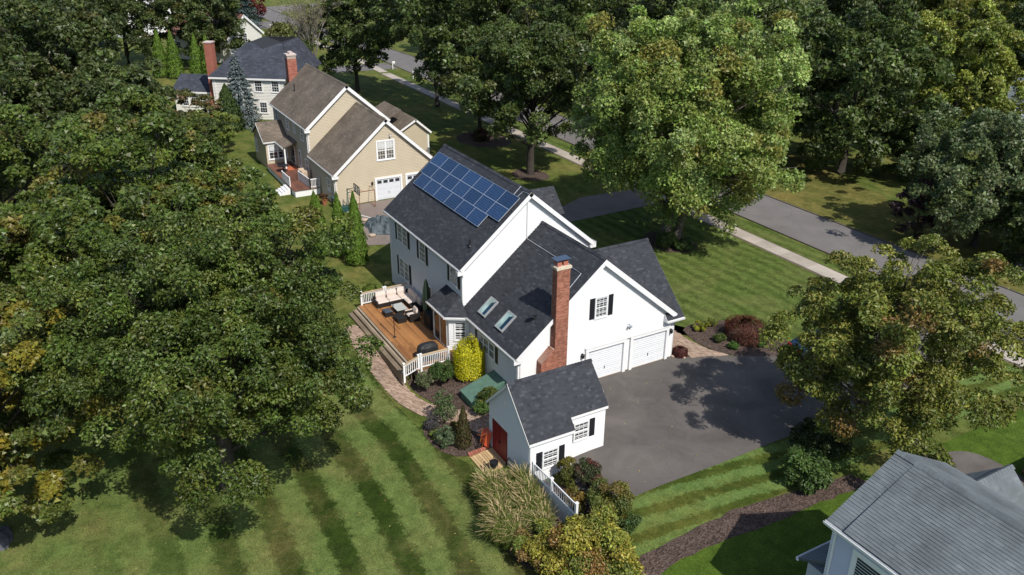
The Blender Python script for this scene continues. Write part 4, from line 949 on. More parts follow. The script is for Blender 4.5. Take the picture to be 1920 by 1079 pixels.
# ---------------------------------------------------------------- grey-roofed neighbour, bottom right
def grey_house():
    H = thing('house', (24, .8, 0), 'pale grey house with weathered grey green shingle roof in the near corner', 'house')
    x0, x1, xs, yr, zr, eb, zb, ef, zf = 20.7, 34.5, 21.55, .80, 7.85, -2.74, 6.0, 4.34, 6.0
    wb, wf = -2.45, 4.05
    s = (zr-zb)/(yr-eb); zz = lambda y: zr-s*abs(y-yr)-.14
    clap_wall(H, [(wb,-.1),(wf,-.1),(wf,zz(wf)),(yr,zz(yr)),(wb,zz(wb))], (x0+.25,0,0), (0,1,0), (-1,0,0), GREYSIDE, e=.13)
    clap_wall(H, [(x0+.25,-.1),(x1,-.1),(x1,zb-.06),(x0+.25,zb-.06)], (0,wb,0), (1,0,0), (0,-1,0), GREYSIDE, e=.13)
    b = MB(); b.box(x0+.26,x1,wf-.1,wf,0,zf); b.extrude([(x1,wb,0),(x1,wf,0),(x1,wf,zf),(x1,yr,zr-.15),(x1,wb,zb)], (-.1,0,0)); b.build('wall', GREYSIDE, H)
    # strip at the gable end lies one step lower
    d = .10
    slope(H, (x0,yr,zr+.04), (xs,yr,zr+.04), (x0,eb,zb-d), (xs,eb,zb-d), GREYR, GREYB, seed=101, tab=(.3,.34), singles=60, thin=.018, e=.14)
    r = slope(H, (xs,yr,zr+.06), (x1+.3,yr,zr+.06), (xs,eb,zb+.06), (x1+.3,eb,zb+.06), GREYR, GREYB, seed=102, thick=.2, tab=(.3,.34), singles=240, pick=lambda r: abs(r[0]-1.5), thin=.018, e=.14)
    slope(H, (x1+.3,yr,zr+.06), (x0,yr,zr+.06), (x1+.3,ef,zf+.06), (x0,ef,zf+.06), GREYR, GREYB, seed=103, tab=(.3,.34))
    ridge_cap(r, (x0,yr,zr+.09), (x1,yr,zr+.09), GREYR, w=.17)
    gutter(H, (x0,eb,zb+.02), (x1+.3,eb,zb+.02), (0,-1,0)); rake(H, (x0,yr,zr-.12), (x0,eb,zb-.12), (-1,0,0)); rake(H, (x0,yr,zr-.02), (x0,ef,zf-.02), (-1,0,0))
    corner_board(H, x0+.25, wb, 3.1, zb-.2, -1, -1, w=.18)
    downspout(H, [(x0+.30,eb-.06,zb-.1),(x0+.42,wb-.08,zb-.45),(x0+.42,wb-.08,3.3)])
    window(H, (22.8,wb-.02,4.3), (1,0,0), (0,-1,0), 1.35, 2.0, 1, 1, False, False, frame=.18); window(H, (25.3,wb-.02,4.6), (1,0,0), (0,-1,0), .95, 1.4, 1, 1, False, False, frame=.12)
    window(H, (25.3,wb-.02,1.4), (1,0,0), (0,-1,0), .95, 1.4, 1, 1, False, False, frame=.12)
    # low porch roof at the gable end
    b = MB(); b.box(19.75,x0+.24,-1.9,wf,-.1,2.75); b.build('porch_wall', GREYSIDE, H)
    slope(H, (x0+.23,-2.3,3.85), (x0+.23,wf,3.85), (19.55,-2.3,3.0), (19.55,wf,3.0), GREYR, GREYB, seed=104, thick=.1, tab=(.3,.34)); gutter(H, (19.55,-2.3,3.0), (19.55,wf,3.0), (-1,0,0))
    slope(H, (x0+.3,-2.5,3.25), (23.4,-2.5,3.25), (x0+.3,-3.4,2.75), (23.4,-3.4,2.75), GREYR, GREYB, seed=105, thick=.1, tab=(.3,.34)); gutter(H, (x0+.3,-3.4,2.75), (23.4,-3.4,2.75), (0,-1,0))
    # front wing with its ridge running forward
    wx, wz, wy = 22.0, 5.85, 6.9
    slope(H, (wx,wy,wz), (wx,2.9,wz), (wx+2.1,wy,3.9), (wx+2.1,2.9,3.9), GREYR, GREYB, seed=106, tab=(.3,.34), thick=.1); slope(H, (wx,2.9,wz), (wx,wy,wz), (wx-2.1,2.9,3.9), (wx-2.1,wy,3.9), GREYR, GREYB, seed=107, tab=(.3,.34), thick=.1)
    rr = MB(); rr.box(0,0,0,0,0,0); ridge = slope(H, (wx,3,wz+.01),(wx,wy,wz+.01),(wx+.05,3,wz-.04),(wx+.05,wy,wz-.04), GREYR, GREYB, shing=False, thick=.02)
    ridge_cap(ridge, (wx,2.9,wz+.03), (wx,wy,wz+.03), GREYR, w=.17)
    b = MB(); b.extrude([(wx-1.8,wy-.35,0),(wx+1.8,wy-.35,0),(wx+1.8,wy-.35,4.0),(wx,wy-.35,5.65),(wx-1.8,wy-.35,4.0)], (0,-3.5,0)); b.build('wing_wall', TRIM, H)
    gutter(H, (wx+2.1,2.9,3.9), (wx+2.1,wy,3.9), (1,0,0)); rake(H, (wx,wy,wz-.02), (wx+2.1,wy,3.88), (0,1,0)); rake(H, (wx,wy,wz-.02), (wx-2.1,wy,3.88), (0,1,0))
grey_house()

# ---------------------------------------------------------------- plants
def unit(a): return a/np.maximum(np.linalg.norm(a, axis=-1, keepdims=True), 1e-9)
def leaf_mesh(name, P, Nr, A, size, asp, tint, m, parent=None, fold=.16, kind=None, label=None, tri=False):
    """folded two-triangle leaves at P, facing Nr, pointing along A"""
    n = len(P); Nr = unit(Nr); A = unit(A - Nr*(A*Nr).sum(1, keepdims=True)); B = np.cross(Nr, A)
    s = size[:, None]
    if tri:
        v = np.empty((n, 3, 3), np.float32); v[:, 0] = P + A*s*.6; v[:, 1] = P - A*s*.35 + B*s*asp*.75; v[:, 2] = P - A*s*.35 - B*s*asp*.75
        me = bpy.data.meshes.new(name); me.vertices.add(n*3); me.vertices.foreach_set('co', v.reshape(-1))
        me.loops.add(n*3); me.loops.foreach_set('vertex_index', np.arange(n*3, dtype=np.int32)); me.polygons.add(n); me.polygons.foreach_set('loop_start', np.arange(0, n*3, 3, dtype=np.int32))
        me.materials.append(m); me.update(calc_edges=True); col = np.ones((n, 4), np.float32); col[:, :3] = np.clip(tint, .002, .9)
        at = me.attributes.new('tint', 'FLOAT_COLOR', 'FACE'); at.data.foreach_set('color', col.reshape(-1)); return link(name, me, parent, kind, label)
    v = np.empty((n, 4, 3), np.float32)
    v[:, 0] = P - A*s*.5; v[:, 2] = P + A*s*.5 - Nr*s*.06
    v[:, 1] = P + B*s*asp*.5 + Nr*s*fold - A*s*.05; v[:, 3] = P - B*s*asp*.5 + Nr*s*fold - A*s*.05
    me = bpy.data.meshes.new(name); me.vertices.add(n*4); me.vertices.foreach_set('co', v.reshape(-1))
    idx = (np.arange(n)[:, None]*4 + np.array([0, 1, 2, 0, 2, 3])).reshape(-1).astype(np.int32)
    me.loops.add(n*6); me.loops.foreach_set('vertex_index', idx)
    me.polygons.add(n*2); me.polygons.foreach_set('loop_start', np.arange(0, n*6, 3, dtype=np.int32))
    me.materials.append(m); me.update(calc_edges=True)
    col = np.ones((n*2, 4), np.float32); col[:, :3] = np.repeat(np.clip(tint, 0.002, .9), 2, axis=0)
    at = me.attributes.new('tint', 'FLOAT_COLOR', 'FACE'); at.data.foreach_set('color', col.reshape(-1))
    return link(name, me, parent, kind, label)
def rdir(rng, n): return unit(rng.normal(size=(n, 3)))
def crown(parent, C, R, ncl, nlf, size, pal, seed, cr=(.16, .30), flat=.62, low=-.6, inner=.68, asp=.55, m=None, lob=.22, name='crown', accent=None, acc_p=0, droop=.25, acc_up=0, fill=.25, jit=.12, shape=None, boughs=0, shell=.22, tri=False):
    """leaf clumps spread over an uneven crown; returns clump centres for the limbs"""
    rng = np.random.default_rng(seed); C = np.array(C, float); R = np.array(R, float)
    k = np.arange(ncl)+.5; ph = np.arccos(np.clip(1-2*k/ncl, -1, 1)); th = np.pi*(1+5**.5)*k + rng.uniform(0, 6)
    d = np.stack([np.cos(th)*np.sin(ph), np.sin(th)*np.sin(ph), np.cos(ph)], 1) + rng.normal(size=(ncl, 3))*.18
    d = unit(d); d = d[d[:, 2] > low]; n = len(d)
    bd = rdir(rng, 9); ba = rng.uniform(-lob, lob, 9); bump_ = 1 + (np.maximum(0, d@bd.T)**5*ba).sum(1)
    crr = rng.uniform(*cr, n)*R.mean()
    if boughs:
        kb = np.arange(boughs)+.5; ph = np.arccos(np.clip(1-2*kb/boughs, -1, 1)); th = np.pi*(1+5**.5)*kb + rng.uniform(0, 6)
        bd_ = unit(np.stack([np.cos(th)*np.sin(ph), np.sin(th)*np.sin(ph), np.cos(ph)], 1)+rng.normal(size=(boughs, 3))*.22); bd_ = bd_[bd_[:, 2] > low]; nb = len(bd_)
        br = rng.uniform(.28, .46, nb)*(4*np.pi/boughs)**.5*1.9
        bc = bd_*(np.clip(rng.normal(.78, .13, nb), .45, 1.02)*(1+(np.maximum(0, bd_@bd.T)**5*ba).sum(1)))[:, None]
        inn = rng.random(nb) < .12; bc[inn] *= .55
        bi = rng.integers(0, nb, ncl); d = unit(rdir(rng, ncl)+bd_[bi]*.55+np.array([0, 0, .35])); n = ncl
        rel = bc[bi] + d*(br[bi]*rng.uniform(.55, 1, n))[:, None]*np.array([1, 1, .62])
        crr = rng.uniform(*cr, n)*R.mean(); sh = rng.random(n) < shell; dd = unit(rdir(rng, n)+[0, 0, .1]); dd[dd[:, 2] < low] *= -1
        rel[sh] = (dd*rng.uniform(.55, 1, (n, 1)))[sh]
        bump_ = np.ones(n); fr = np.ones(n); bough_tone = np.exp(rng.normal(0, .10, nb))[bi]
    else:
        fr = rng.uniform(inner, 1, n); ins = rng.random(n) < fill; fr[ins] *= rng.uniform(.45, .85, ins.sum())
        rel = d*(bump_*fr)[:, None]; bough_tone = np.ones(n)
    if shape is not None: rel[:, :2] *= shape(rel[:, 2])[:, None]
    cc = C + rel*np.maximum(R-crr.mean()*.5, .05)
    pal = np.array(pal); ci = rng.integers(0, len(pal), n); ccol = pal[ci]*np.exp(rng.normal(0, jit, (n, 1)))*bough_tone[:, None]
    if accent is not None:
        acc = rng.random(n) < acc_p*(1+acc_up*np.maximum(0, d[:, 2])); ccol[acc] = ccol[acc]*.3+np.array(accent)*.7
    w = crr**2; w /= w.sum(); li = rng.choice(n, nlf, p=w)
    o = unit(rdir(rng, nlf) + d[li]*.55 + np.array([0, 0, .45])); 
    rad = crr[li]*rng.uniform(.62, 1.08, nlf)
    P = cc[li] + o*rad[:, None]*np.array([1, 1, flat])
    # ragged clump edge: leaves gather along twigs
    tw = np.sin(o[:, 0]*9+li*1.7)*np.sin(o[:, 1]*9+li*2.3); P += o*(tw*.12*crr[li])[:, None]
    Nr = unit(o*.5 + np.array([0, 0, .5]) + rdir(rng, nlf)*.95)
    A = unit(o*[1, 1, .3] + rdir(rng, nlf)*.7 - np.array([0, 0, droop]))
    sz = size*np.clip(np.exp(rng.normal(-.04, .3, nlf)), .4, 1.7)
    tint = ccol[li]*np.exp(rng.normal(0, .24, (nlf, 1)))*np.array([1, 1, 1])*(1+rng.normal(0, .07, (nlf, 3)))
    ob = leaf_mesh(name, P, Nr, A, sz, asp, tint, m or LEAF, parent, tri=tri)
    return cc, crr
def trunk(parent, base, C, R, cc, r0, m, seed, nl=16, fork=None, name='trunk'):
    rnd = random.Random(seed); b = MB(); base = Vector(base); C = Vector(C); top = C + Vector((0, 0, R[2]*.35))
    pts = [base - Vector((0,0,.4)), base+Vector((0,0,.25))] + [base.lerp(top, t)+Vector((rnd.uniform(-.12,.12),rnd.uniform(-.12,.12),0))*t*3 for t in (.2,.4,.6,.8,1)]
    rad = [r0*1.6, r0*1.15, r0*.95, r0*.8, r0*.6, r0*.38, r0*.12]
    b.tube(pts, rad, 10)
    if fork:
        f = Vector(fork); tp = C+Vector((f.x*3, f.y*3, 0)); b.tube([base+f-Vector((0,0,.4)), base+f*1.1+Vector((0,0,.3)), base+f*1.4+Vector((0,0,2)), (base+f*2).lerp(tp, .5), tp], [r0*1.3, r0*.9, r0*.75, r0*.55, r0*.15], 9)
    idx = list(range(len(cc))); rnd.shuffle(idx)
    for i in idx[:nl]:
        e = Vector(cc[i]); hb = max(.25, min(.9, (e.z-base.z)/max(.1, top.z-base.z)*.62)); s = base.lerp(top, hb*.85)
        mid = s.lerp(e, .5) + Vector((rnd.uniform(-.3,.3), rnd.uniform(-.3,.3), .12*(e-s).length*rnd.uniform(-.3,1)))
        rr = r0*(.42-.25*hb)
        b.tube([s, s.lerp(mid,.5)+Vector((0,0,.05)), mid, e], [rr, rr*.8, rr*.55, rr*.15], 6)
        for _ in range(2):
            e2 = e + Vector((rnd.uniform(-1,1), rnd.uniform(-1,1), rnd.uniform(-.2,.7)))*R[0]*.16; b.tube([mid, mid.lerp(e2,.6)+Vector((0,0,.1)), e2], [rr*.4, rr*.28, rr*.08], 5)
    b.build(name, m, parent, smooth=True)
def tree(base, C, R, ncl, nlf, size, pal, seed, label, r0=.3, bark=None, cat='tree', group=None, nl=16, fork=None, name='tree', **kw):
    T = thing(name, base, label, cat, group)
    cc, crr = crown(T, C, R, ncl, nlf, size, pal, seed, **kw)
    trunk(T, base, C, R, cc, r0, bark or DARKBARK, seed, nl, fork)
    return T
OAK = [(.072,.104,.018), (.062,.093,.017), (.086,.112,.020), (.068,.098,.020)]
OAKY = [(.085,.108,.022), (.070,.095,.022), (.115,.120,.024)]
MAPLE = [(.180,.248,.056), (.155,.222,.047), (.212,.270,.082), (.192,.238,.056)]
DARKM = [(.066,.094,.024), (.076,.106,.026), (.058,.084,.021)]
DEEP = [(.058,.080,.022), (.070,.092,.024), (.050,.070,.020)]
PEAR = [(.155,.168,.030), (.135,.155,.028), (.170,.175,.034), (.122,.145,.028)]
SILV = [(.105,.140,.055), (.092,.124,.048), (.120,.152,.064)]
YG = [(.185,.220,.038), (.200,.220,.040), (.155,.190,.036)]

BO = dict(boughs=34, cr=(.085,.145), flat=.75, m=GLOSSY, asp=.6, tri=True)
tree((-1.2,-20.7,-.9), (-.6,-20.2,7.9), (6.7,6.5,6.3), 640, 200000, .158, OAK, 117, 'large dense oak on the rear lawn, nearest to the deck', .42, nl=18, accent=(.13,.12,.022), acc_p=.05, low=-.88, shell=.58, **{**BO, 'boughs': 46, 'tri': False, 'cr': (.075,.13)})
tree((-13.5,-22,-.1), (-13.6,-21.7,7.7), (6.8,6.3,6.9), 330, 105000, .20, OAK, 2, 'oak in the middle of the left grove, behind the nearest one', .36, nl=24, accent=(.15,.13,.025), acc_p=.10, **BO)
tree((-25,-21,0), (-25,-20.5,7.4), (7.4,7,6.4), 320, 95000, .215, OAK, 3, 'broad oak at the upper left of the grove with a rounded top', .36, nl=24, accent=(.16,.12,.03), acc_p=.12, **BO)
tree((-4.6,-31,-.8), (-4.8,-30.0,5.8), (5.4,5,5.6), 270, 90000, .18, OAKY, 4, 'oak at the left edge with yellowing leaves', .32, nl=24, accent=(.20,.17,.02), acc_p=.3, low=-.95, **BO)
tree((-30,-17.0,0), (-30,-17.0,5.6), (4.6,4.2,4.8), 220, 60000, .205, OAK, 5, 'smaller oak at the right of the grove, towards the tan house', .26, nl=16, accent=(.16,.12,.03), acc_p=.14, **BO)
tree((-14,-33,-.2), (-14,-32,7.6), (6.8,6,6.5), 240, 64000, .215, OAK, 6, 'oak behind the yellowing one at the left edge', .34, nl=16, accent=(.16,.13,.03), acc_p=.15, **BO)
tree((-38,-30,0), (-38,-29,7), (6.8,6.5,6), 200, 50000, .25, OAK, 7, 'oak at the far left of the grove below the dark trees', .34, accent=(.16,.12,.03), acc_p=.12, **BO)
BF = dict(boughs=28, cr=(.10,.17), flat=.8, tri=True, shell=.42)
for i, (x, y, h, r, lab) in enumerate([(-66,-23,17,8,'dark tree in the upper left, centre of the dark row'), (-58,-33,17,8.5,'dark tree in the upper left, lowest of the dark row'), (-80,-27,19,9.5,'dark tree in the upper left corner behind two others'), (-93,-21,16,7,'dark tree in the upper left beside the narrow green arborvitaes'),
        (-75,-44,19,10,'dark tree at the left edge below the corner'), (-108,-24,20,10,'tall dark tree at the top left, in front of the white gable'), (-125,-10,16,8,'dark tree at the top left next to the red brown roof'), (-54,-19.5,13,5.5,'round dark tree just above the oak grove'), (-121,3,15,6.5,'dark tree in front of the cream house with the red brown roof')]):
    tree((x,y,0), (x,y,h*.53), (r,r,h*.48), 220, 36000, .36, DEEP, 20+i, lab, .4, accent=(.11,.10,.03), acc_p=.05, low=-.9, **BF)
# along the street
tree((-16.6,20.3,0), (-16.4,20.8,10.4), (9.5,9.5,9.2), 620, 230000, .215, MAPLE, 40, 'big light green maple with a forked trunk on the front lawn', .42, BARK, nl=50, fork=(.55,.75,0), accent=(.20,.165,.035), acc_p=.06, acc_up=1.0, low=-.86, boughs=60, cr=(.085,.14), flat=.9, shell=.7, tri=True)
tree((-39,19.8,0), (-39,20.2,10), (6.9,6.9,8.4), 230, 64000, .29, DARKM, 41, 'dark tree casting shade between the driveway and the street pavement', .38, nl=34, low=-.8, accent=(.10,.11,.03), acc_p=.1, **BF)
tree((-56,22.5,0), (-56,22.7,11.5), (8.8,8.6,9.8), 260, 70000, .32, DARKM, 42, 'tall dark tree in front of the tan house', .4, nl=30, low=-.8, **BF)
tree((-88,18,0), (-88,18,9.2), (6.4,6.4,8.6), 200, 46000, .32, DARKM, 43, 'dark tree above the brown roof of the tan house', .3, low=-.85, **BF)
for i, (x, y, h, r, pal, lab) in enumerate([(-34,47,20,8,DARKM,'dark tree across the street behind the light green maple, left side'), (-50,48,21,8.5,DEEP,'dark tree across the street at the top of the picture, left of the maple'), (-68,47,20,8,DARKM,'dark tree across the street above the shaded lawn'),
        (-86,50,19,8,DARKM,'dark tree across the street near the mailboxes'), (-23,50,17.5,7.4,DARKM,'dense dark green tree right of the big light green maple'), (-44,73,22,8,DEEP,'tall dark tree behind the dense green one'), (-112,48,18,8,DARKM,'green tree across the street at the top, left of the dark ones')]):
    tree((x,y,0), (x,y,h*.5), (r,r,h*.49), 230, 42000, .36, pal, 50+i, lab, .4, low=-.9, **BF)
for i, (x, y, h, r, pal, lab) in enumerate([(-22,66,16,6.4,YG,'yellow green tree in the upper right'), (-43,94,20,8.5,PEAR,'olive brown tree at the top right behind the yellow green one'), (-2.6,43.2,11.8,6.8,SILV,'large grey green tree at the right, across the street'),
        (0,53,9,5.5,SILV,'grey green tree at the right edge below the pale grey roof'), (-17,55,8,3.8,DARKM,'small green tree between the dense tree and the grey green one'), (-30,97,17,7,DARKM,'dark green tree in the far right corner'), (-52,112,20,9,DEEP,'dark tree at the top right edge'), (3.5,44,9,4.5,DARKM,'low dark green tree at the right edge beside the road')]):
    tree((x,y,0), (x,y,h*.5), (r,r,h*.5), 270, 58000, .23 if y < 58 else .31, pal, 70+i, lab, .34, low=-.9, boughs=30, cr=(.09,.15), flat=.9, tri=True, shell=.6)
tree((-5.4,38.7,0), (-5.4,38.7,3.2), (2.3,2.3,2.7), 60, 9000, .2, [(.022,.012,.014),(.030,.016,.018),(.040,.020,.020)], 80, 'small purple leaved tree at the far side of the street', .12, low=-.8, boughs=14, cr=(.14,.22))
tree((12.3,9.3,0), (13.4,10.6,6.2), (5.4,5.8,6.0), 300, 92000, .18, PEAR, 81, 'olive green tree with thin crown over the driveway edge', .26, BARK, nl=26, accent=(.17,.085,.03), acc_p=.05, boughs=40, cr=(.085,.15), lob=.4, flat=.75, low=-.85, shell=.4)
tree((-73,24.5,0), (-73,24.5,13), (7.2,7.2,7.2), 200, 46000, .33, DARKM, 90, 'dark tree with a high crown over the pavement beyond the tan house', .36, nl=16, **BF)
tree((-71.5,-9.2,0), (-71.5,-9.2,2.9), (3.4,3,2.9), 60, 9000, .26, [(.10,.10,.03),(.12,.08,.035),(.08,.09,.03)], 91, 'small olive and russet tree before the low wing of the pale house', .1, low=-.95, boughs=12, cr=(.12,.2), tri=True)
tree((-63.5,-9.0,0), (-63.5,-9.0,2.4), (3.4,2.8,2.5), 60, 9000, .24, [(.11,.14,.025),(.09,.12,.025)], 92, 'low yellow green tree between the oak grove and the pale house', .1, low=-.95, boughs=12, cr=(.12,.2), tri=True)
tree((-57.5,-11.5,0), (-57.5,-11.5,2.8), (3.2,3,2.8), 60, 9000, .24, DARKM, 93, 'low dark green tree just above the oak grove, left of the sunroom', .1, low=-.95, boughs=12, cr=(.12,.2), tri=True)
# far wood reads as one mass
def far_wood():
    rng = np.random.default_rng(5); Ps, Ns, As, Ts = [], [], [], []
    for i in range(54):
        x = rng.uniform(-190, 12) ; y = rng.uniform(62, 125) + max(0, (-x-120)*.5) if x < -62 else rng.uniform(118, 160); h = rng.uniform(15, 23); r = rng.uniform(6, 9); n = 2600
        d = rdir(rng, 60); cc = np.array([x, y, h*.52]) + d*np.array([r, r, h*.45])*rng.uniform(.6, 1, (60, 1)); li = rng.integers(0, 60, n)
        o = unit(rdir(rng, n)+d[li]*.5+[0, 0, .5]); Ps.append(cc[li]+o*rng.uniform(1, 2.2, (n, 1))*[1, 1, .7]); Ns.append(o+rdir(rng, n)*.6+[0, 0, .4]); As.append(o+rdir(rng, n))
        pal = np.array(DEEP+DARKM); Ts.append(pal[rng.integers(0, 6)]*rng.uniform(.7, 1.3)*np.exp(rng.normal(0, .25, (60, 1)))[li]*np.exp(rng.normal(0, .2, (n, 1))))
    P = np.concatenate(Ps); ob = leaf_mesh('far_wood', P, np.concatenate(Ns), np.concatenate(As), np.full(len(P), .8)*rng.uniform(.7, 1.3, len(P)), .6, np.concatenate(Ts), LEAF, tri=True)
    tag(ob, 'distant dark green wood beyond the street', 'wood', kind='stuff')
far_wood()

def conifer(base, h, r, n, size, pal, seed, label, tiers=14, name='conifer', cat='conifer', narrow=False, group=None, bark=DARKBARK, rag=.25, asp=.35):
    T = thing(name, base, label, cat, group); rng = np.random.default_rng(seed); B = np.array(base, float)
    t = rng.beta(1.1, 1.7, n) if not narrow else rng.uniform(0, 1, n)**1.15
    prof = (1-t)**.9 if not narrow else np.minimum(1, .78+1.2*t)*np.maximum(0, 1-t**1.25)**.85
    a = rng.uniform(0, 2*np.pi, n)
    if not narrow:
        nb = np.floor(t*tiers); a = (np.round(a/(2*np.pi)*9+nb*.5)+rng.normal(0, .22, n))*2*np.pi/9; t = (nb+.15+rng.beta(2, 3, n)*.75)/tiers
    bumpy = 1+rag*np.sin(a*3+t*17+seed)*np.sin(a*5-t*23) + rng.normal(0, .05, n)
    rad = r*prof*bumpy*(np.sqrt(rng.uniform(.12, 1, n)) if not narrow else rng.uniform(.8, 1.03, n))
    o = np.stack([np.cos(a), np.sin(a), np.zeros(n)], 1)
    P = B + o*rad[:, None] + np.array([0, 0, 1])*(.05*h + t*h*.97 - (rad/r*.06*h if not narrow else 0))[:, None]
    A = (o*.35+[0, 0, 1.0] + rdir(rng, n)*.3) if narrow else (o+[0, 0, -.1]+rdir(rng, n)*.45)
    Nr = (o+rdir(rng, n)*.5) if narrow else (o*.3+[0, 0, .9]+rdir(rng, n)*.6)
    pal = np.array(pal); tint = pal[rng.integers(0, len(pal), n)]*np.exp(rng.normal(0, .22, (n, 1)))
    leaf_mesh('crown', P, Nr, A, size*rng.uniform(.6, 1.3, n), asp, tint, NEEDLE, T)
    b = MB(); b.tube([B-[0, 0, .2], B+[0, 0, h*.5], B+[0, 0, h*.93]], [max(.06, r*.09), max(.04, r*.06), .015], 7); b.build('trunk', bark, T)
    return T
ARB = [(.100,.175,.022), (.085,.150,.020), (.120,.195,.028)]
conifer((-24.1,-5.3,0), 6.1, .95, 9000, .17, ARB, 1, 'tallest bright green arborvitae, nearest to the white house', narrow=True, name='arborvitae')
conifer((-26.4,-5.9,0), 5.5, .85, 8000, .17, ARB, 2, 'middle one of the bright green arborvitaes by the oak', narrow=True, name='arborvitae')
conifer((-27.1,-7.3,0), 5.2, .8, 7000, .17, ARB, 3, 'bright green arborvitae half hidden by the oak', narrow=True, name='arborvitae')
conifer((-31.5,-6.3,0), 4.2, .8, 6000, .17, ARB, 4, 'shorter bright green arborvitae among the oak leaves', narrow=True, name='arborvitae')
for i, (x, y, lab) in enumerate([(-113,-6.4,'leftmost of the far narrow arborvitaes'), (-111,-4.6,'second from the left of the far narrow arborvitaes'), (-105.5,-2.0,'third from the left of the far narrow arborvitaes'), (-103.8,-.6,'far narrow arborvitae closest to the brick chimney')]):
    conifer((x,y,0), 7.5, 1.35, 3500, .3, ARB, 10+i, lab, narrow=True, name='arborvitae')
conifer((-74.5,-2.6,0), 9.6, 2.7, 9000, .34, [(.13,.16,.165),(.10,.135,.14),(.16,.19,.19)], 20, 'pale blue spruce beside the dark blue grey roof', 16)
conifer((-72.5,-4.6,0), 5.8, 2.0, 6000, .28, [(.045,.075,.02),(.055,.085,.022)], 21, 'dense cone shaped green conifer left of the blue spruce', narrow=True)
conifer((-163,18,0), 15, 4.6, 7000, .7, [(.07,.105,.10),(.055,.085,.08)], 22, 'far blue green spruce at the top of the picture', 12)
conifer((-64.5,1.2,0), 7.5, 2.4, 6500, .30, [(.022,.045,.016),(.03,.055,.018)], 23, 'dark conifer between the tan roof and the pale house', 12)

def bare_tree(base, h, label, seed, spread):
    T = thing('bare_tree', base, label, 'tree'); rnd = random.Random(seed); b = MB(); tips = []
    def grow(p, d, L, r, lev):
        q = p+d*L; m = p.lerp(q, .5)+Vector((rnd.uniform(-1,1),rnd.uniform(-1,1),0))*L*.05; b.tube([p, m, q], [r, r*.85, r*.68], 5 if lev < 2 else 3)
        if lev >= 5: tips.append(q); return
        for _ in range(3 if lev else 6):
            nd = (d + Vector((rnd.uniform(-1,1),rnd.uniform(-1,1),rnd.uniform(-.1,.5)))*spread).normalized(); grow(q if lev else p+d*L*rnd.uniform(.3,1), nd, L*rnd.uniform(.62,.85), r*.6, lev+1)
    grow(Vector(base), Vector((0,0,1)), h*.26, .19, 0); b.build('trunk', flat('pale_grey_bark', (.24,.21,.18), .95, .1, .2, 4), T)
    rng = np.random.default_rng(seed); t = np.array(tips); li = rng.integers(0, len(t), 2600); P = t[li]+rng.normal(0, .35, (2600, 3))
    leaf_mesh('crown', P, rdir(rng, 2600), rdir(rng, 2600), np.full(2600, .2), .5, np.array([.15,.14,.06])*np.exp(rng.normal(0, .3, (2600, 1))), LEAF, T)
bare_tree((-88,11.5,0), 21, 'nearly bare grey tree behind the brick chimney of the tan house', 3, .46)

def bush(base, R, n, size, pal, seed, label, cat='bush', dome=False, name='bush', accent=None, acc_p=0, ncl=26, group=None, asp=.55, m=None, stem=True, fill=.3, inner=.75):
    T = thing(name, base, label, cat, group); B = np.array(base, float); rng = np.random.default_rng(seed)
    if dome:
        d = rdir(rng, n); d[:, 2] = np.abs(d[:, 2]); e = np.sign(d)*np.abs(d)**.5
        lump = 1+.05*np.sin(d[:, 0]*7+seed)*np.sin(d[:, 1]*8)+rng.normal(0, .03, n)
        d2 = unit(e)*lump[:, None]; cyl = np.maximum(np.abs(d2[:, 2]), 0)
        P = B + d2*np.array([R[0], R[1], R[2]])*rng.uniform(.93, 1.02, (n, 1)); low = rng.random(n) < .45
        aa = rng.uniform(0, 2*np.pi, n); zz = rng.uniform(.03, .72, n); rr = (.93+.07*zz)*lump
        P[low] = (B + np.stack([np.cos(aa)*R[0]*rr, np.sin(aa)*R[1]*rr, zz*R[2]], 1))[low]; d[low] = np.stack([np.cos(aa), np.sin(aa), .2+0*aa], 1)[low]
        pal_ = np.array(pal); tint = pal_[rng.integers(0, len(pal), n)]*np.exp(rng.normal(0, .2, (n, 1)))
        leaf_mesh('foliage', P, d+rdir(rng, n)*.6, d*.3+rdir(rng, n)*.8+[0, 0, .4], size*rng.uniform(.6, 1.3, n), asp, tint, m or LEAF, T)
    else:
        cc, _ = crown(T, B+[0, 0, R[2]*.5], (R[0], R[1], R[2]*.55), ncl, n, size, pal, seed, cr=(.22, .42), flat=.85, low=-.8, accent=accent, acc_p=acc_p, name='foliage', asp=asp, m=m, fill=fill, inner=inner)
    if stem:
        b = MB(); rnd = random.Random(seed)
        for k in range(6):
            a = rnd.uniform(0, 6.28); b.tube([B+[0,0,-.08], B+[math.cos(a)*R[0]*.3, math.sin(a)*R[1]*.3, R[2]*.4], B+[math.cos(a)*R[0]*.55, math.sin(a)*R[1]*.55, R[2]*.72]], [.03, .02, .008], 5)
        b.build('stem', DARKBARK, T)
    return T
g_ = lambda x, y: (x, y, G(x, y))
bush((-4.45,-5.1,-.15), (.98,.98,2.75), 15000, .085, [(.52,.47,.012),(.44,.42,.012),(.60,.53,.02),(.30,.33,.015)], 1, 'tall clipped golden yellow bush beside the deck railing', dome=True)
bush((-4.75,-6.9,-.2), (.75,.75,1.25), 5000, .085, [(.045,.085,.018),(.06,.10,.022)], 2, 'rounded dark green shrub before the white deck railing', cat='shrub', name='shrub')
bush((-4.85,-8.05,-.25), (.62,.58,.8), 4200, .07, [(.16,.17,.09),(.10,.12,.05),(.22,.22,.13)], 3, 'pale variegated shrub at the corner of the deck steps', cat='shrub', name='shrub')
bush((-1.0,-5.6,-.2), (.55,.8,.95), 4200, .08, [(.05,.085,.016),(.09,.11,.02)], 4, 'yellow green shrub between the green hatch and the shed', cat='shrub', name='shrub')
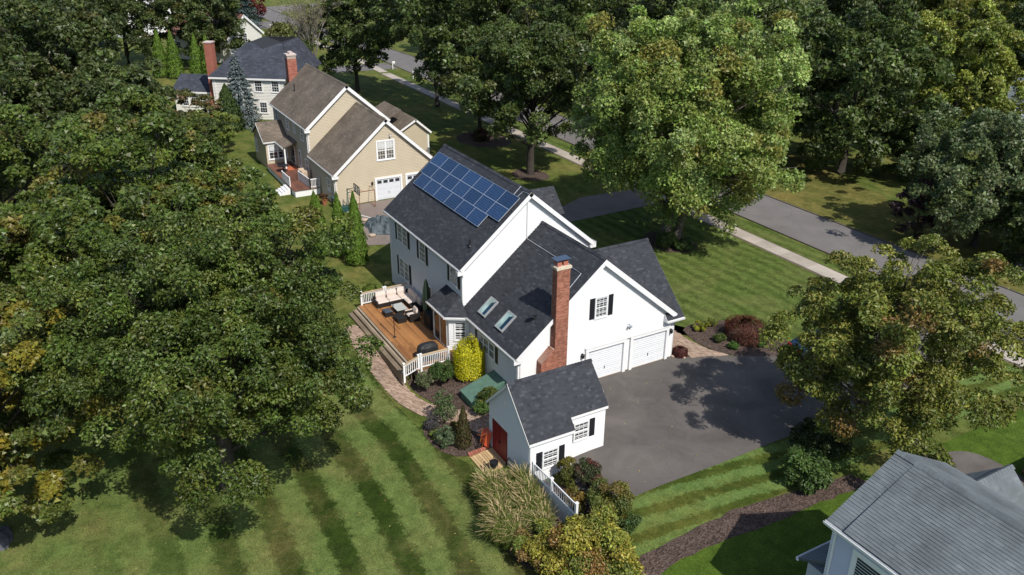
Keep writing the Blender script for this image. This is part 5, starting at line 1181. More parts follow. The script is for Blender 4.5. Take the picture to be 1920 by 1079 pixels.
bush((-.5,-6.3,-.35), (.5,.5,.6), 2600, .08, [(.06,.11,.02),(.08,.12,.025)], 5, 'small leafy green plant behind the shed', cat='plant', name='plant')
bush((.45,13.5,0), (1.45,1.35,1.55), 14000, .10, [(.115,.038,.022),(.09,.032,.02),(.14,.05,.028)], 6, 'round red brown bush in the front mulch bed', dome=True, asp=.35)
bush((.2,8.0,.03), (.5,.5,.62), 3600, .07, [(.07,.016,.014),(.10,.022,.018)], 7, 'small dark red bush at the garage corner', dome=True)
for i, (x, y, r, pal, lab) in enumerate([(-1.9,11.55,.52,[(.24,.24,.02),(.18,.20,.02)],'yellow dwarf bush nearest the paver walk'), (-2.0,12.7,.46,[(.22,.22,.03),(.13,.16,.03)],'yellow dwarf bush next to the lawn edge'), (-1.15,14.0,.42,[(.22,.21,.03),(.16,.17,.03)],'small yellow bush behind the red brown one'),
        (.0,11.6,.5,[(.06,.10,.02),(.09,.12,.03)],'low green perennial left of the red brown bush'), (1.2,11.7,.42,[(.06,.12,.02),(.08,.14,.03)],'bright green perennial before the red brown bush'), (1.9,13.6,.35,[(.06,.12,.02),(.08,.14,.03)],'small green perennial at the right of the red brown bush'), (3.2,14.4,.42,[(.06,.02,.018),(.05,.03,.018)],'dark red perennial at the end of the mulch bed')]):
    bush((x,y,.03), (r,r,r*1.1), 2400, .075, pal, 30+i, lab, name='shrub', cat='shrub', ncl=16)
bush((-15.2,19.4,0), (1.1,1.0,1.3), 5000, .12, [(.06,.10,.02),(.08,.12,.03)], 40, 'green shrub at the foot of the forked maple', name='shrub', cat='shrub')
bush((-13.9,20.3,0), (.9,.8,.9), 4000, .12, [(.05,.09,.02),(.07,.11,.03)], 41, 'low green shrub right of the maple trunk', name='shrub', cat='shrub')
bush((-54,21.5,0), (1.3,1.2,1.2), 3000, .2, [(.09,.03,.022),(.07,.06,.02)], 42, 'reddish shrub under the tall dark tree', name='shrub', cat='shrub')
bush(g_(-1.2,-8.35), (.75,.75,2.2), 1500, .11, [(.07,.11,.035),(.09,.13,.05)], 43, 'thin young tree in the bed by the paver path', cat='young tree', name='young_tree', ncl=22, inner=.5)
bush(g_(-.9,-9.3), (.55,.5,.85), 1900, .07, [(.05,.045,.05),(.07,.07,.06),(.09,.08,.09)], 44, 'greyish purple shrub at the lawn edge of the bed', name='shrub', cat='shrub')
bush(g_(.75,-9.2), (.68,.62,1.1), 4600, .075, [(.085,.12,.055),(.11,.15,.075)], 45, 'grey green shrub in front of the columnar conifer', name='shrub', cat='shrub')
bush(g_(.1,-8.3), (.5,.45,.85), 2600, .08, [(.15,.085,.03),(.10,.10,.025)], 46, 'orange brown perennial behind the grey green shrub', name='shrub', cat='shrub')
bush(g_(-.2,-9.5), (.3,.3,.5), 900, .08, [(.13,.17,.03)], 47, 'little yellow green plant at the bed edge', name='plant', cat='plant', ncl=10)
conifer(g_(1.45,-8.45), 2.75, .48, 4200, .11, [(.055,.06,.02),(.10,.065,.03),(.07,.05,.025),(.06,.075,.022)], 48, 'narrow brownish green conifer beside the wheelbarrow', narrow=True, name='columnar_conifer')
bush(g_(13.7,5.0), (1.5,1.35,1.7), 6500, .15, [(.075,.125,.03),(.06,.105,.025)], 49, 'leafy green bush under the olive tree near the grey roof')
bush((12.0,7.6,.0), (1.6,1.6,1.5), 5000, .14, [(.035,.055,.016),(.045,.065,.02)], 50, 'dark shrub in the shade of the olive tree', name='shrub', cat='shrub')
AUT = [(.25,.23,.035), (.18,.20,.035), (.14,.17,.034), (.30,.27,.045)]
bush(g_(7.6,-5.5), (.7,.7,1.6), 4200, .10, [(.14,.125,.02),(.09,.10,.02)], 51, 'olive yellow shrub against the shed corner by the white fence', name='shrub', cat='shrub')
bush(g_(8.5,-4.9), (.75,.7,1.9), 4200, .09, [(.06,.055,.025),(.05,.065,.022),(.10,.045,.03)], 52, 'rose bush with pink red blooms between shed and driveway', name='rose_bush', accent=(.42,.045,.07), acc_p=.09)
bush(g_(9.3,-6.2), (.7,.6,1.3), 3600, .10, [(.16,.11,.025),(.12,.11,.024)], 53, 'orange tinged shrub just inside the white fence', name='shrub', cat='shrub')
bush(g_(10.8,-5.2), (1.3,1.2,1.9), 9500, .10, [(.15,.15,.03),(.10,.125,.026),(.17,.13,.035)], 54, 'large autumn coloured shrub at the driveway corner', name='shrub', cat='shrub', accent=(.17,.09,.05), acc_p=.15)
bush(g_(13.2,-8.0), (2.4,2.0,2.8), 24000, .13, AUT, 55, 'big yellow orange shrub in the foreground below the fence end', name='shrub', cat='shrub', accent=(.30,.15,.06), acc_p=.15, ncl=70, inner=.55)
bush(g_(11.3,-9.5), (1.3,1.2,2.0), 9000, .11, AUT, 56, 'yellow shrub between the ornamental grass and the fence end', name='shrub', cat='shrub', accent=(.22,.11,.05), acc_p=.2)
bush(g_(11.7,-4.9), (.8,.7,.8), 2600, .10, [(.07,.11,.03),(.05,.09,.025)], 57, 'low green perennial beside the autumn shrubs and the lawn', name='shrub', cat='shrub')
bush((-131,20,0), (7,6,5), 5000, .5, [(.11,.115,.03),(.09,.10,.028)], 58, 'yellow green shrubbery behind the dark blue grey roof', cat='shrubbery', name='shrubbery')
bush((-178,24,0), (4,4,8), 3500, .5, [(.12,.02,.018),(.09,.018,.016)], 59, 'far red leaved tree beside the blue green spruce', cat='tree', name='red_tree')
bush((4.5,41.5,0), (2.2,1.6,1.6), 4500, .16, [(.16,.155,.15),(.22,.21,.20)], 60, 'greyish leafless hedge at the right edge of the street', cat='hedge', name='hedge')
bush((-17.2,-5.1,0), (1.3,.5,1.0), 4500, .16, [(.13,.14,.06),(.10,.12,.04)], 61, 'pale ornamental grass clump at the back corner of the white house', cat='grass clump', name='grass_clump', asp=.12)
bush((-17.6,-6.6,0), (1.0,.8,1.0), 4000, .11, [(.11,.15,.02),(.08,.12,.02)], 62, 'bright green shrub behind the deck railing', name='shrub', cat='shrub')

def ornamental_grass():
    rng = np.random.default_rng(12); V, F, T = [], [], []
    spots = [(5.95,-8.95),(6.35,-8.35),(6.65,-9.35),(7.05,-8.55),(7.25,-9.55),(7.65,-8.85),(7.95,-9.75),(8.25,-8.35),(8.45,-9.25),(8.85,-9.95),(9.05,-8.7),(9.45,-9.5),(6.95,-7.85),(7.85,-7.9),(6.25,-9.5),(9.65,-9.0),(8.8,-7.9),(9.7,-8.2),(9.6,-10.1),(10.2,-9.9),(10.3,-8.6),(9.1,-10.4)]
    for (x, y) in spots:
        h0 = rng.uniform(1.25, 1.7)
        for k in range(700):
            a = rng.uniform(0, 2*np.pi); r0 = rng.uniform(0, .30); lean = rng.uniform(.1, .8)*h0*.6; h = h0*rng.uniform(.6, 1.1); plume = rng.random() < .17
            d = np.array([math.cos(a)-.12, math.sin(a)-.2, 0]); side = np.array([-d[1], d[0], 0]); w = rng.uniform(.006, .011)
            p0 = np.array([x, y, G(x, y)]) + d*r0
            tipz = h*rng.uniform(.72, .95) if not plume else h*rng.uniform(.98, 1.1)
            pts = [p0, p0+d*lean*.25+[0,0,h*.6], p0+d*lean*.65+[0,0,h*.95], p0+d*(lean*.9+.14)+[0,0,tipz]]
            ws = [w, w, w*.8, w*.15] if not plume else [w*.4, w*.4, w*1.5, w*.7]
            col = np.array([.120,.150,.030])*math.exp(rng.normal(0,.25)) if not plume else np.array([.12,.115,.035])
            o = len(V)
            for p, ww in zip(pts, ws): V += [tuple(p-side*ww), tuple(p+side*ww)]
            for s in range(3):
                F.append((o+2*s, o+2*s+1, o+2*s+3, o+2*s+2)); c = col if not (plume and s == 2) else np.array([.40,.30,.16])*math.exp(rng.normal(0,.2)); T.append(c)
    me = bpy.data.meshes.new('ornamental_grass'); me.from_pydata(V, [], F); me.materials.append(NEEDLE)
    at = me.attributes.new('tint', 'FLOAT_COLOR', 'FACE'); col = np.ones((len(F), 4), np.float32); col[:, :3] = np.array(T); at.data.foreach_set('color', col.reshape(-1)); me.update()
    tag(link('ornamental_grass', me), 'dense ornamental grass with buff plumes below the white fence', 'grass', kind='stuff')
ornamental_grass()

# ---------------------------------------------------------------- the deck and what stands on it
def deck():
    D = thing('deck', (-10.5, -6.2, 0), 'low orange brown timber deck behind the white house', 'deck')
    rnd = random.Random(21); y = -4.32
    while y > -8.1:
        xs = -15.75; cut = rnd.uniform(-12, -8)
        for a, c in ((xs, cut-.004), (cut+.004, -5.4)):
            b = MB(); b.box(a, c, y-.134, y, .515, .55+rnd.uniform(-.003, .003), rnd.random()); b.build('deck_board', WOOD, D)
        y -= .140
    b = MB(); b.box(-15.7,-5.45,-8.08,-4.3,-.3,.512); b.build('deck_skirt', GREYWOOD, D)
    for k, (ya, z) in enumerate(((-8.10, .50), (-8.42, .34), (-8.74, .17))):
        for j in range(2):
            b = MB(); yy = ya-.155*j; b.box(-15.7, -5.95, yy-.148, yy, z-.045, z+(.0), rnd.random()); b.build('step_board', GREYWOOD, D)
        b = MB(); b.box(-15.7, -5.95, ya-.30, ya-.27, -.4, z-.046, .2); b.build('riser', GREYWOOD, D)
    def rail(p, q, top0, top1, base0, base1):
        p, q = Vector(p), Vector(q); n = max(2, int((q-p).length/.125)); 
        b = MB(); b.beam((*p, top0+.03), (*q, top1+.03), .14, .045, tone=.7); cap = b.build('cap_rail', toned('tan_cap_rail', (.38,.28,.16), (.48,.36,.22), .7), D)
        b = MB(); b.beam((*p, top0-.04), (*q, top1-.04), .05, .09); b.beam((*p, base0+.12), (*q, base1+.12), .05, .06); b.build('rail', TRIM, D)
        for k in range(1, n):
            t = k/n; a = p.lerp(q, t); b = MB(); b.box(a.x-.02, a.x+.02, a.y-.02, a.y+.02, base0+(base1-base0)*t+.13, top0+(top1-top0)*t-.08); b.build('baluster', TRIM, D)
        for a, tz, bz in ((p, top0, base0), (q, top1, base1)):
            b = MB(); b.box(a.x-.06, a.x+.06, a.y-.06, a.y+.06, bz-.3, tz+.12); b.box(a.x-.075, a.x+.075, a.y-.075, a.y+.075, tz+.121, tz+.16); b.build('post', TRIM, D)
    rail((-5.45,-6.02), (-5.45,-7.92), 1.46, 1.46, .55, .55)
    rail((-5.52,-8.06), (-5.75,-8.95), 1.40, .92, .5, .0)
    rail((-15.75,-4.4), (-15.75,-6.15), 1.46, 1.46, .55, .55); rail((-15.75,-6.3), (-15.75,-8.0), 1.46, 1.46, .55, .55)
deck()
def cushion(b, x0, x1, y0, y1, z0, z1, lean=(0,0)):
    r = .05; p = [(x0+r,y0+r,z0),(x1-r,y0+r,z0),(x1-r,y1-r,z0),(x0+r,y1-r,z0)]; zm = (z0+z1)/2; lx, ly = lean
    mid = [(x0+lx/2,y0+ly/2,zm),(x1+lx/2,y0+ly/2,zm),(x1+lx/2,y1+ly/2,zm),(x0+lx/2,y1+ly/2,zm)]; t = [(a+lx,c+ly,z1) for a, c, _ in p]
    b.add(p+mid+t, [(3,2,1,0),(8,9,10,11)]+[(i,(i+1)%4,4+(i+1)%4,4+i) for i in range(4)]+[(4+i,4+(i+1)%4,8+(i+1)%4,8+i) for i in range(4)])
def deck_things():
    z = .552
    S = thing('corner_sofa', (-14.9,-5.4,z), 'dark wicker corner sofa with cream cushions at the far end of the deck', 'sofa')
    b = MB(); b.extrude([(-15.5,-7.25,z),(-14.65,-7.25,z),(-14.65,-5.25,z),(-12.75,-5.25,z),(-12.75,-4.42,z),(-15.5,-4.42,z)], (0,0,.30))
    b.box(-15.5,-15.4,-7.25,-4.42,z+.301,z+.62); b.box(-15.399,-12.75,-4.52,-4.42,z+.301,z+.62); b.box(-15.399,-14.65,-7.25,-7.16,z+.301,z+.5); b.build('wicker_frame', WICK, S)
    for a in ((-15.38,-14.62,-7.14,-6.3),(-15.38,-14.62,-6.28,-5.4),(-15.38,-14.62,-5.38,-4.55),(-14.6,-13.7,-5.25,-4.55)):
        b = MB(); cushion(b, *a, z+.305, z+.44); b.build('seat_cushion', CUSH, S)
    for a, l in (((-15.40,-15.22,-7.1,-6.32),(-.06,0)),((-15.40,-15.22,-6.28,-5.5),(-.06,0)),((-15.40,-15.22,-5.45,-4.8),(-.08,0)),((-15.1,-14.3,-4.72,-4.55),(0,.06)),((-14.25,-13.5,-4.74,-4.57),(0,.06)),((-13.45,-12.8,-4.76,-4.58),(.05,.06))):
        b = MB(); cushion(b, *a, z+.445, z+.95, l); b.build('back_cushion', CUSH, S)
    T = thing('coffee_table', (-13.5,-6.0,z), 'low wicker table with a pale glass top before the corner sofa', 'table')
    b = MB(); b.box(-14.0,-13.05,-6.3,-5.7,z,z+.34); b.build('wicker_base', WICK, T); b = MB(); b.box(-14.1,-12.95,-6.4,-5.6,z+.342,z+.37); b.build('table_top', flat('pale_table_top', (.40,.42,.40), .2, .5, .08, 3), T)
    O = thing('ottoman', (-13.3,-7.1,z), 'small grey blue ottoman on the deck near the sofa', 'ottoman'); b = MB(); b.box(-13.7,-13.05,-7.25,-6.7,z,z+.3); b.build('wicker_base', WICK, O); b = MB(); cushion(b,-13.7,-13.05,-7.25,-6.7,z+.302,z+.40); b.build('cushion', flat('blue_grey_cushion', (.05,.065,.085), .9), O)
    A = thing('armchair', (-11.9,-5.7,z), 'dark wicker armchair with cream cushions and a draped throw', 'armchair')
    b = MB(); b.box(-12.4,-11.5,-6.05,-5.3,z,z+.28); b.box(-12.4,-12.28,-6.05,-5.3,z+.281,z+.58); b.box(-11.62,-11.5,-6.05,-5.3,z+.281,z+.58); b.box(-12.279,-11.621,-5.40,-5.3,z+.281,z+.72); b.build('wicker_frame', WICK, A)
    b = MB(); cushion(b,-12.27,-11.63,-6.03,-5.42,z+.285,z+.42); b.build('seat_cushion', CUSH, A); b = MB(); cushion(b,-12.25,-11.65,-5.58,-5.41,z+.425,z+.88,(0,.06)); b.build('back_cushion', CUSH, A)
    b = MB(); b.extrude([(-12.42,-6.07,z+.2),(-12.42,-6.07,z+.595),(-12.26,-6.07,z+.595),(-12.26,-6.07,z+.58),(-12.4,-6.07,z+.58),(-12.4,-6.07,z+.2)], (0,.55,0)); b.build('throw', flat('pink_beige_throw', (.55,.42,.35), .9), A)
    O = thing('ottoman', (-12.2,-6.6,z), 'dark wicker ottoman in front of the armchair', 'ottoman'); b = MB(); b.box(-12.7,-11.75,-6.85,-6.2,z,z+.30); b.build('wicker_base', WICK, O); b = MB(); b.box(-12.72,-11.73,-6.87,-6.18,z+.302,z+.33); b.build('lid', WICK, O)
    U = thing('patio_umbrella', (-11.5,-4.8,z), 'closed dark green patio umbrella standing against the house wall', 'umbrella')
    b = MB(); b.lathe((-11.5,-4.8,z),[(.26,0),(.24,.07),(.04,.1)],12); b.build('base', BLACK, U); b = MB(); b.tube([(-11.5,-4.8,z+.1),(-11.5,-4.8,3.3)], .024, 8); b.build('pole', BLACK, U)
    b = MB(); n = 12; prof = [(.09,.6),(.22,.75),(.25,1.7),(.19,2.3),(.10,2.85),(.02,3.05)]
    vs = [(-11.5+r*(1+.25*(k%2))*math.cos(2*math.pi*k/n), -4.8+r*(1+.25*(k%2))*math.sin(2*math.pi*k/n), z+h) for r, h in prof for k in range(n)]
    b.add(vs, [(i*n+k,i*n+(k+1)%n,(i+1)*n+(k+1)%n,(i+1)*n+k) for i in range(len(prof)-1) for k in range(n)]); b.build('canopy', flat('dark_green_canvas', (.02,.035,.022), .9), U)
    Bx = thing('storage_box', (-10.3,-4.85,z), 'black covered storage box beside the sliding door bay', 'storage box'); b = MB(); b.extrude([(-10.85,-5.3,z),(-9.85,-5.3,z),(-9.85,-5.3,z+.95),(-10.0,-5.3,z+1.05),(-10.75,-5.3,z+1.05),(-10.85,-5.3,z+.95)], (0,.8,0)); b.build('cover', COVER, Bx)
    L = thing('lamp_pole', (-10.1,-7.78,z), 'slender black pole standing at the edge of the deck', 'pole'); b = MB(); b.tube([(-10.1,-7.78,z),(-10.1,-7.78,z+2.5)], .03, 8); b.build('pole', BLACK, L); b = MB(); b.lathe((-10.1,-7.78,z),[(.12,0),(.1,.03),(.035,.05)],10); b.build('foot', BLACK, L); b = MB(); b.lathe((-10.1,-7.78,z+2.5),[(.05,0),(.06,.08),(.02,.14)],8); b.build('cap', BLACK, L)
    Gr = thing('covered_grill', (-6.5,-7.0,z), 'barbecue under a black fabric cover next to the white railing', 'grill')
    b = MB(); n = 16; prof = [(1.02,0),(1.0,.35),(.97,.72),(.93,.86),(.72,1.02),(.38,1.10),(.05,1.12)]
    vs = []
    for i, (r, h) in enumerate(prof):
        for k in range(n):
            a = 2*math.pi*k/n; q = 1+(.05*math.sin(k*3.1+i) if i < 5 else 0); cx = math.copysign(abs(math.cos(a))**.6, math.cos(a)); sy = math.copysign(abs(math.sin(a))**.6, math.sin(a)); vs.append((-6.5+.36*r*q*cx, -7.0+.72*r*q*sy, z+h))
    b.add(vs, [(i*n+k,i*n+(k+1)%n,(i+1)*n+(k+1)%n,(i+1)*n+k) for i in range(len(prof)-1) for k in range(n)]+[tuple((len(prof)-1)*n+k for k in range(n))]); b.build('cover', COVER, Gr)
    C = thing('patio_chair', (-5.95,-4.68,z), 'black metal patio chair beside the bay window', 'chair'); b = MB(); X, Y = -5.95, -4.68
    for dx in (-.22,.22):
        for dy in (-.22,.22): 
            l = MB(); l.tube([(X+dx,Y+dy,z),(X+dx,Y+dy,z+.42)], .016, 6); l.build('leg', BLACK, C)
    b.box(X-.25,X+.25,Y-.25,Y+.25,z+.42,z+.45); b.build('seat', BLACK, C); b = MB(); b.extrude([(X-.25,Y+.22,z+.46),(X+.25,Y+.22,z+.46),(X+.25,Y+.34,z+1.0),(X-.25,Y+.34,z+1.0)], (0,.02,0)); b.build('backrest', BLACK, C)
    b = MB()
    for dx in (-.26,.26): b.tube([(X+dx,Y-.22,z+.45),(X+dx,Y-.22,z+.64),(X+dx,Y+.26,z+.66)], .014, 6)
    b.build('armrest', BLACK, C)
deck_things()

# ---------------------------------------------------------------- garden things
def white_fence():
    F = thing('fence', (8.7,-7.2,-.9), 'white vinyl fence running from the shed corner into the shrubs', 'fence')
    X = [6.95, 8.65, 10.85]; y = -7.2; tops = [1.2, 1.3, 1.36]
    for x, t in zip(X, tops):
        b = MB(); g = G(x, y); b.box(x-.065,x+.065,y-.065,y+.065,g-.2,t+.12); b.box(x-.085,x+.085,y-.085,y+.085,t+.121,t+.15); b.lathe((x,y,t+.15),[(.075,0),(.05,.04),(.005,.08)],4); b.build('post', TRIM, F)
    for i in range(2):
        x0, x1, t0, t1 = X[i]+.066, X[i+1]-.066, tops[i], tops[i+1]
        for dz, h in ((0,.07),(-.62,.07),(-1.75,.09)):
            b = MB(); b.beam((x0,y,t0+dz),(x1,y,t1+dz),.05,h); b.build('rail', TRIM, F)
        n = 11
        for k in range(n):
            xa = x0+(x1-x0)*(k+.5)/n; t = t0+(t1-t0)*(k+.5)/n; b = MB(); b.box(xa-.018,xa+.018,y-.012,y+.012,t-.58,t-.04); b.build('baluster', TRIM, F)
            b = MB(); w = (x1-x0)/n/2-.004; b.box(xa-w,xa+w,y-.014,y+.014,t-1.70,t-.66); b.build('picket', TRIM, F)
white_fence()
def spoked_wheel(c, r, ax, parent, m=BLACK, name='wheel', spokes=8):
    b = MB(); c = Vector(c); ax = Vector(ax).normalized(); u = ax.orthogonal().normalized(); w = ax.cross(u); n = 18
    b.tube([c+u*r*math.cos(2*math.pi*k/n)+w*r*math.sin(2*math.pi*k/n) for k in range(n+1)], .018, 5)
    for k in range(spokes):
        a = 2*math.pi*k/spokes; b.tube([c, c+u*r*math.cos(a)+w*r*math.sin(a)], .009, 4)
    b.tube([c-ax*.05, c+ax*.05], .035, 8); return b.build(name, m, parent)
def garden_things():
    g = G(2.1,-7.5)
    W = thing('wheelbarrow', (2.1,-7.55,g), 'orange red wheelbarrow tipped up against the shed wall', 'wheelbarrow')
    b = MB(); o = Vector((2.18,-7.42,g+.12)); q = Quaternion((1,0,0), math.radians(-12))
    P = lambda x, y, z: o + q @ Vector((x, y, z))
    a = [P(-.30,-.02,.02),P(.30,-.02,.02),P(.36,-.02,1.0),P(-.36,-.02,1.0)]; c = [P(-.20,-.26,.15),P(.20,-.26,.15),P(.24,-.26,.80),P(-.24,-.26,.80)]
    b.add(a+c, [(4,5,6,7),(0,1,5,4),(1,2,6,5),(2,3,7,6),(3,0,4,7)]); b.build('tray', ORANGE, W)
    for s in (-1,1):
        b = MB(); b.tube([P(s*.10,-.34,-.05),P(s*.20,-.31,.5),P(s*.30,-.27,1.38)], .02, 6); b.build('handle', RUST, W)
        b = MB(); b.tube([P(s*.2,-.3,.55),P(s*.24,-.55,.62),P(s*.24,-.55,.85),P(s*.25,-.3,.95)], .014, 6); b.build('leg', RUST, W)
    b = MB(); c0 = P(0,-.36,.0); n = 14; b.tube([c0+q @ Vector((0,.16*math.cos(2*math.pi*k/n),.16*math.sin(2*math.pi*k/n))) for k in range(n+1)], .04, 6); b.build('wheel', RUBBER, W)
    g = G(4.6,-8.3)
    K = thing('wagon_planter', (4.5,-8.35,g), 'black two wheeled garden wagon planter on the shed ramp', 'planter')
    spoked_wheel((4.05,-8.45,g+.34), .30, (.2,1,0), K); spoked_wheel((4.0,-7.85,g+.40), .30, (.2,1,0), K)
    b = MB(); b.lathe((4.2,-8.0,g+.34),[(.16,0),(.22,.06),(.24,.30),(.20,.30),(.19,.24),(.01,.24)],12); b.build('pot', BLACK, K); b = MB(); b.tube([(4.05,-8.45,g+.34),(4.0,-7.85,g+.40)], .018, 6); b.build('axle', BLACK, K)
    Fm = thing('folding_cart', (4.5,-7.3,g), 'black tubular cart frame leaning beside the shed doors', 'cart'); b = MB()
    b.tube([(4.35,-7.5,g+.05),(4.4,-7.22,g+.75),(4.95,-7.22,g+.75),(5.0,-7.5,g+.05),(4.35,-7.5,g+.05)], .025, 6); b.tube([(4.38,-7.36,g+.4),(4.97,-7.36,g+.4)], .018, 6); b.build('frame', BLACK, Fm)
    # boulder on the lawn
    rng = np.random.default_rng(3); bm = bmesh.new(); bmesh.ops.create_icosphere(bm, subdivisions=3, radius=1)
    for v in bm.verts:
        n = v.co.normalized(); k = 1+.14*math.sin(n.x*4+1)*math.cos(n.y*5)+.08*math.sin(n.z*9+n.x*7)+rng.normal(0,.02); v.co = Vector((n.x*1.05*k, n.y*.75*k, max(-.2, n.z*.55*k)))
    me = bpy.data.meshes.new('boulder'); bm.to_mesh(me); bm.free(); me.materials.append(ROCK); o = link('boulder', me); o.location = (-2.5,-31.2,-.85); o.scale = (.85,.85,.8); tag(o, 'grey boulder lying on the lawn in the lower left corner', 'boulder')
    # stones by the garage corner
    for i, (x, y, s, lab) in enumerate([(.35,7.75,.16,'little pinkish stone at the garage corner'), (.62,8.0,.13,'smallest stone beside the garage corner bed'), (.15,7.45,.12,'flat stone at the foot of the garage corner')]):
        c = o.copy(); c.data = o.data.copy(); c.data.materials.clear(); c.data.materials.append(flat('pinkish_stone', (.38,.27,.22), .9, .2, .3, 9)); COL.objects.link(c); c.location = (x,y,.06); c.scale = (s,s,s*1.2); c.name = 'stone'; tag(c, lab, 'stone', 'stones at the garage corner')
garden_things()

# ---------------------------------------------------------------- next door's court
def court():
    Go = thing('goal_frame', (-37.6,0,0), 'rusty orange steel goal frame before the tan garage wall', 'goal frame')
    for p in ([(-38.6,-1.2,0),(-38.6,-1.2,1.6),(-38.55,1.22,1.6),(-38.55,1.22,0)],):
        for a, c in zip(p, p[1:]): b = MB(); b.beam(a, c, .12, .12); b.build('post' if a[2] != c[2] else 'crossbar', RUST, Go)
    p = [(-36.6,-.5,.02),(-36.6,-.5,1.75),(-36.6,1.05,1.75),(-36.6,1.05,.02)]
    for a, c in zip(p, p[1:]): b = MB(); b.tube([a, c], .03, 6); b.build('back_frame', RUST, Go)
    for a, c in (((-38.6,-1.2,1.6),(-36.6,-.5,1.75)),((-38.55,1.22,1.6),(-36.6,1.05,1.75)),((-38.55,1.22,.04),(-36.6,1.05,.04)),((-38.6,-1.2,.04),(-36.6,-.5,.04))): b = MB(); b.tube([a, c], .025, 6); b.build('side_bar', RUST, Go)
    Hp = thing('basketball_hoop', (-37.1,-1.5,0), 'portable basketball hoop with green pole and clear backboard', 'basketball hoop')
    b = MB(); b.extrude([(-37.7,-2.3,0),(-36.6,-2.3,0),(-36.5,-1.3,0),(-37.8,-1.3,0)], (0,0,.22)); b.extrude([(-37.5,-2.2,.221),(-36.8,-2.2,.221),(-36.8,-1.5,.221),(-37.5,-1.5,.221)], (0,0,.18)); b.build('base', flat('dark_green_plastic', (.02,.06,.055), .5), Hp)
    b = MB(); b.tube([(-37.1,-1.6,.3),(-37.1,-1.45,2.1)], .05, 8); b.build('pole', GREENP, Hp)
    b = MB(); b.beam((-37.1,-1.45,2.05),(-36.2,-.95,2.4),.05,.05); b.beam((-37.1,-1.47,1.7),(-36.1,-.95,2.1),.04,.04); b.build('arm', GREENP, Hp)
    b = MB(); x0, x1, z0, z1, y = -36.75, -35.25, 1.85, 2.68, -.9
    for q in ((x0,x1,z0,z0+.06),(x0,x1,z1-.06,z1),(x0,x0+.06,z0+.06,z1-.06),(x1-.06,x1,z0+.06,z1-.06),(-36.3,-36.24,z0+.06,z1-.06),(-35.8,-35.74,z0+.06,z1-.06)): b.box(q[0],q[1],y-.03,y+.03,q[2],q[3])
    bf = b.build('backboard_frame', BLACK, Hp); b = MB(); b.box(x0+.06,x1-.06,y-.008,y+.008,z0+.06,z1-.06)
    gm, nt, bs = new_mat('clear_acrylic', .1, .5); bs.inputs['Base Color'].default_value = (.75,.78,.78,1); bs.inputs['Alpha'].default_value = .35; b.build('backboard', gm, bf)
    b = MB(); c = Vector((-36.0,-.62,2.05)); b.tube([c+Vector((.22*math.cos(k*.524),.22*math.sin(k*.524),0)) for k in range(13)], .014, 5); b.tube([c+Vector((0,-.22,0)), c+Vector((0,-.28,0))], .02, 5); b.build('rim', RUST, Hp)
    T = thing('tarp_heap', (-31.2,-.7,0), 'crumpled blue grey tarp over a low heap on the court', 'tarp'); rng = np.random.default_rng(8); n = 34
    vs = []; 
    for j in range(n):
        for i in range(n):
            u, v = i/(n-1)*2-1, j/(n-1)*2-1; r = math.hypot(u, v); h = max(0, 1-r*r)**.8*.8; cr = .10*math.sin(u*9+v*5+2*math.sin(v*7))+.06*math.sin(v*17-u*11)
            e = 1+.12*math.sin(math.atan2(v,u)*5); vs.append((-31.2+2.1*u*e, -.5+1.35*v*e-.25*u, .05+max(0,h+cr*(.35+h)*1.3)+rng.normal(0,.012)))
    b = MB(); b.add(vs, [(j*n+i,j*n+i+1,(j+1)*n+i+1,(j+1)*n+i) for j in range(n-1) for i in range(n-1) if math.hypot((i+.5)/(n-1)*2-1,(j+.5)/(n-1)*2-1) < 1.02]); b.build('tarp', TARP, T)
    for i, (x, y, lab) in enumerate([(-33.4,-1.2,'pale sandbag at the left of the blue grey tarp'), (-29.4,-2.0,'pale sandbag at the near edge of the tarp'), (-31.9,1.2,'pale sandbag behind the tarp heap')]):
        b = MB(); b.lathe((x,y,.04),[(.1,0),(.3,.06),(.3,.16),(.08,.22)],10); o = b.build('sandbag', BEIGEC, None); tag(o, lab, 'sandbag', 'sandbags holding the tarp')
    Po = thing('flower_pot', (-39.6,-3.0,0), 'terracotta pot with an orange brown plant at the tan garage corner', 'flower pot'); b = MB(); b.lathe((-39.6,-3.0,0),[(.2,0),(.28,.4),(.31,.4),(.31,.46),(.26,.46),(.25,.4),(.01,.38)],12); b.build('pot', TERRA, Po)
    crown(Po, (-39.6,-3.0,.75), (.5,.5,.4), 12, 600, .16, [(.16,.06,.025),(.10,.05,.02)], 5, name='plant')
    Tr = thing('rubbish_bin', (-37.9,-1.9,0), 'dark wheeled bin beside the basketball pole', 'bin'); b = MB(); b.extrude([(-38.5,-2.6,.05),(-38.05,-2.6,.05),(-38.0,-2.65,1.0),(-38.55,-2.65,1.0)], (0,.5,0)); b.build('body', flat('dark_teal_plastic', (.02,.035,.04), .5), Tr); b = MB(); b.box(-38.58,-37.97,-2.68,-2.1,1.0,1.06); b.build('lid', flat('teal_lid', (.04,.075,.08), .5), Tr)
court()

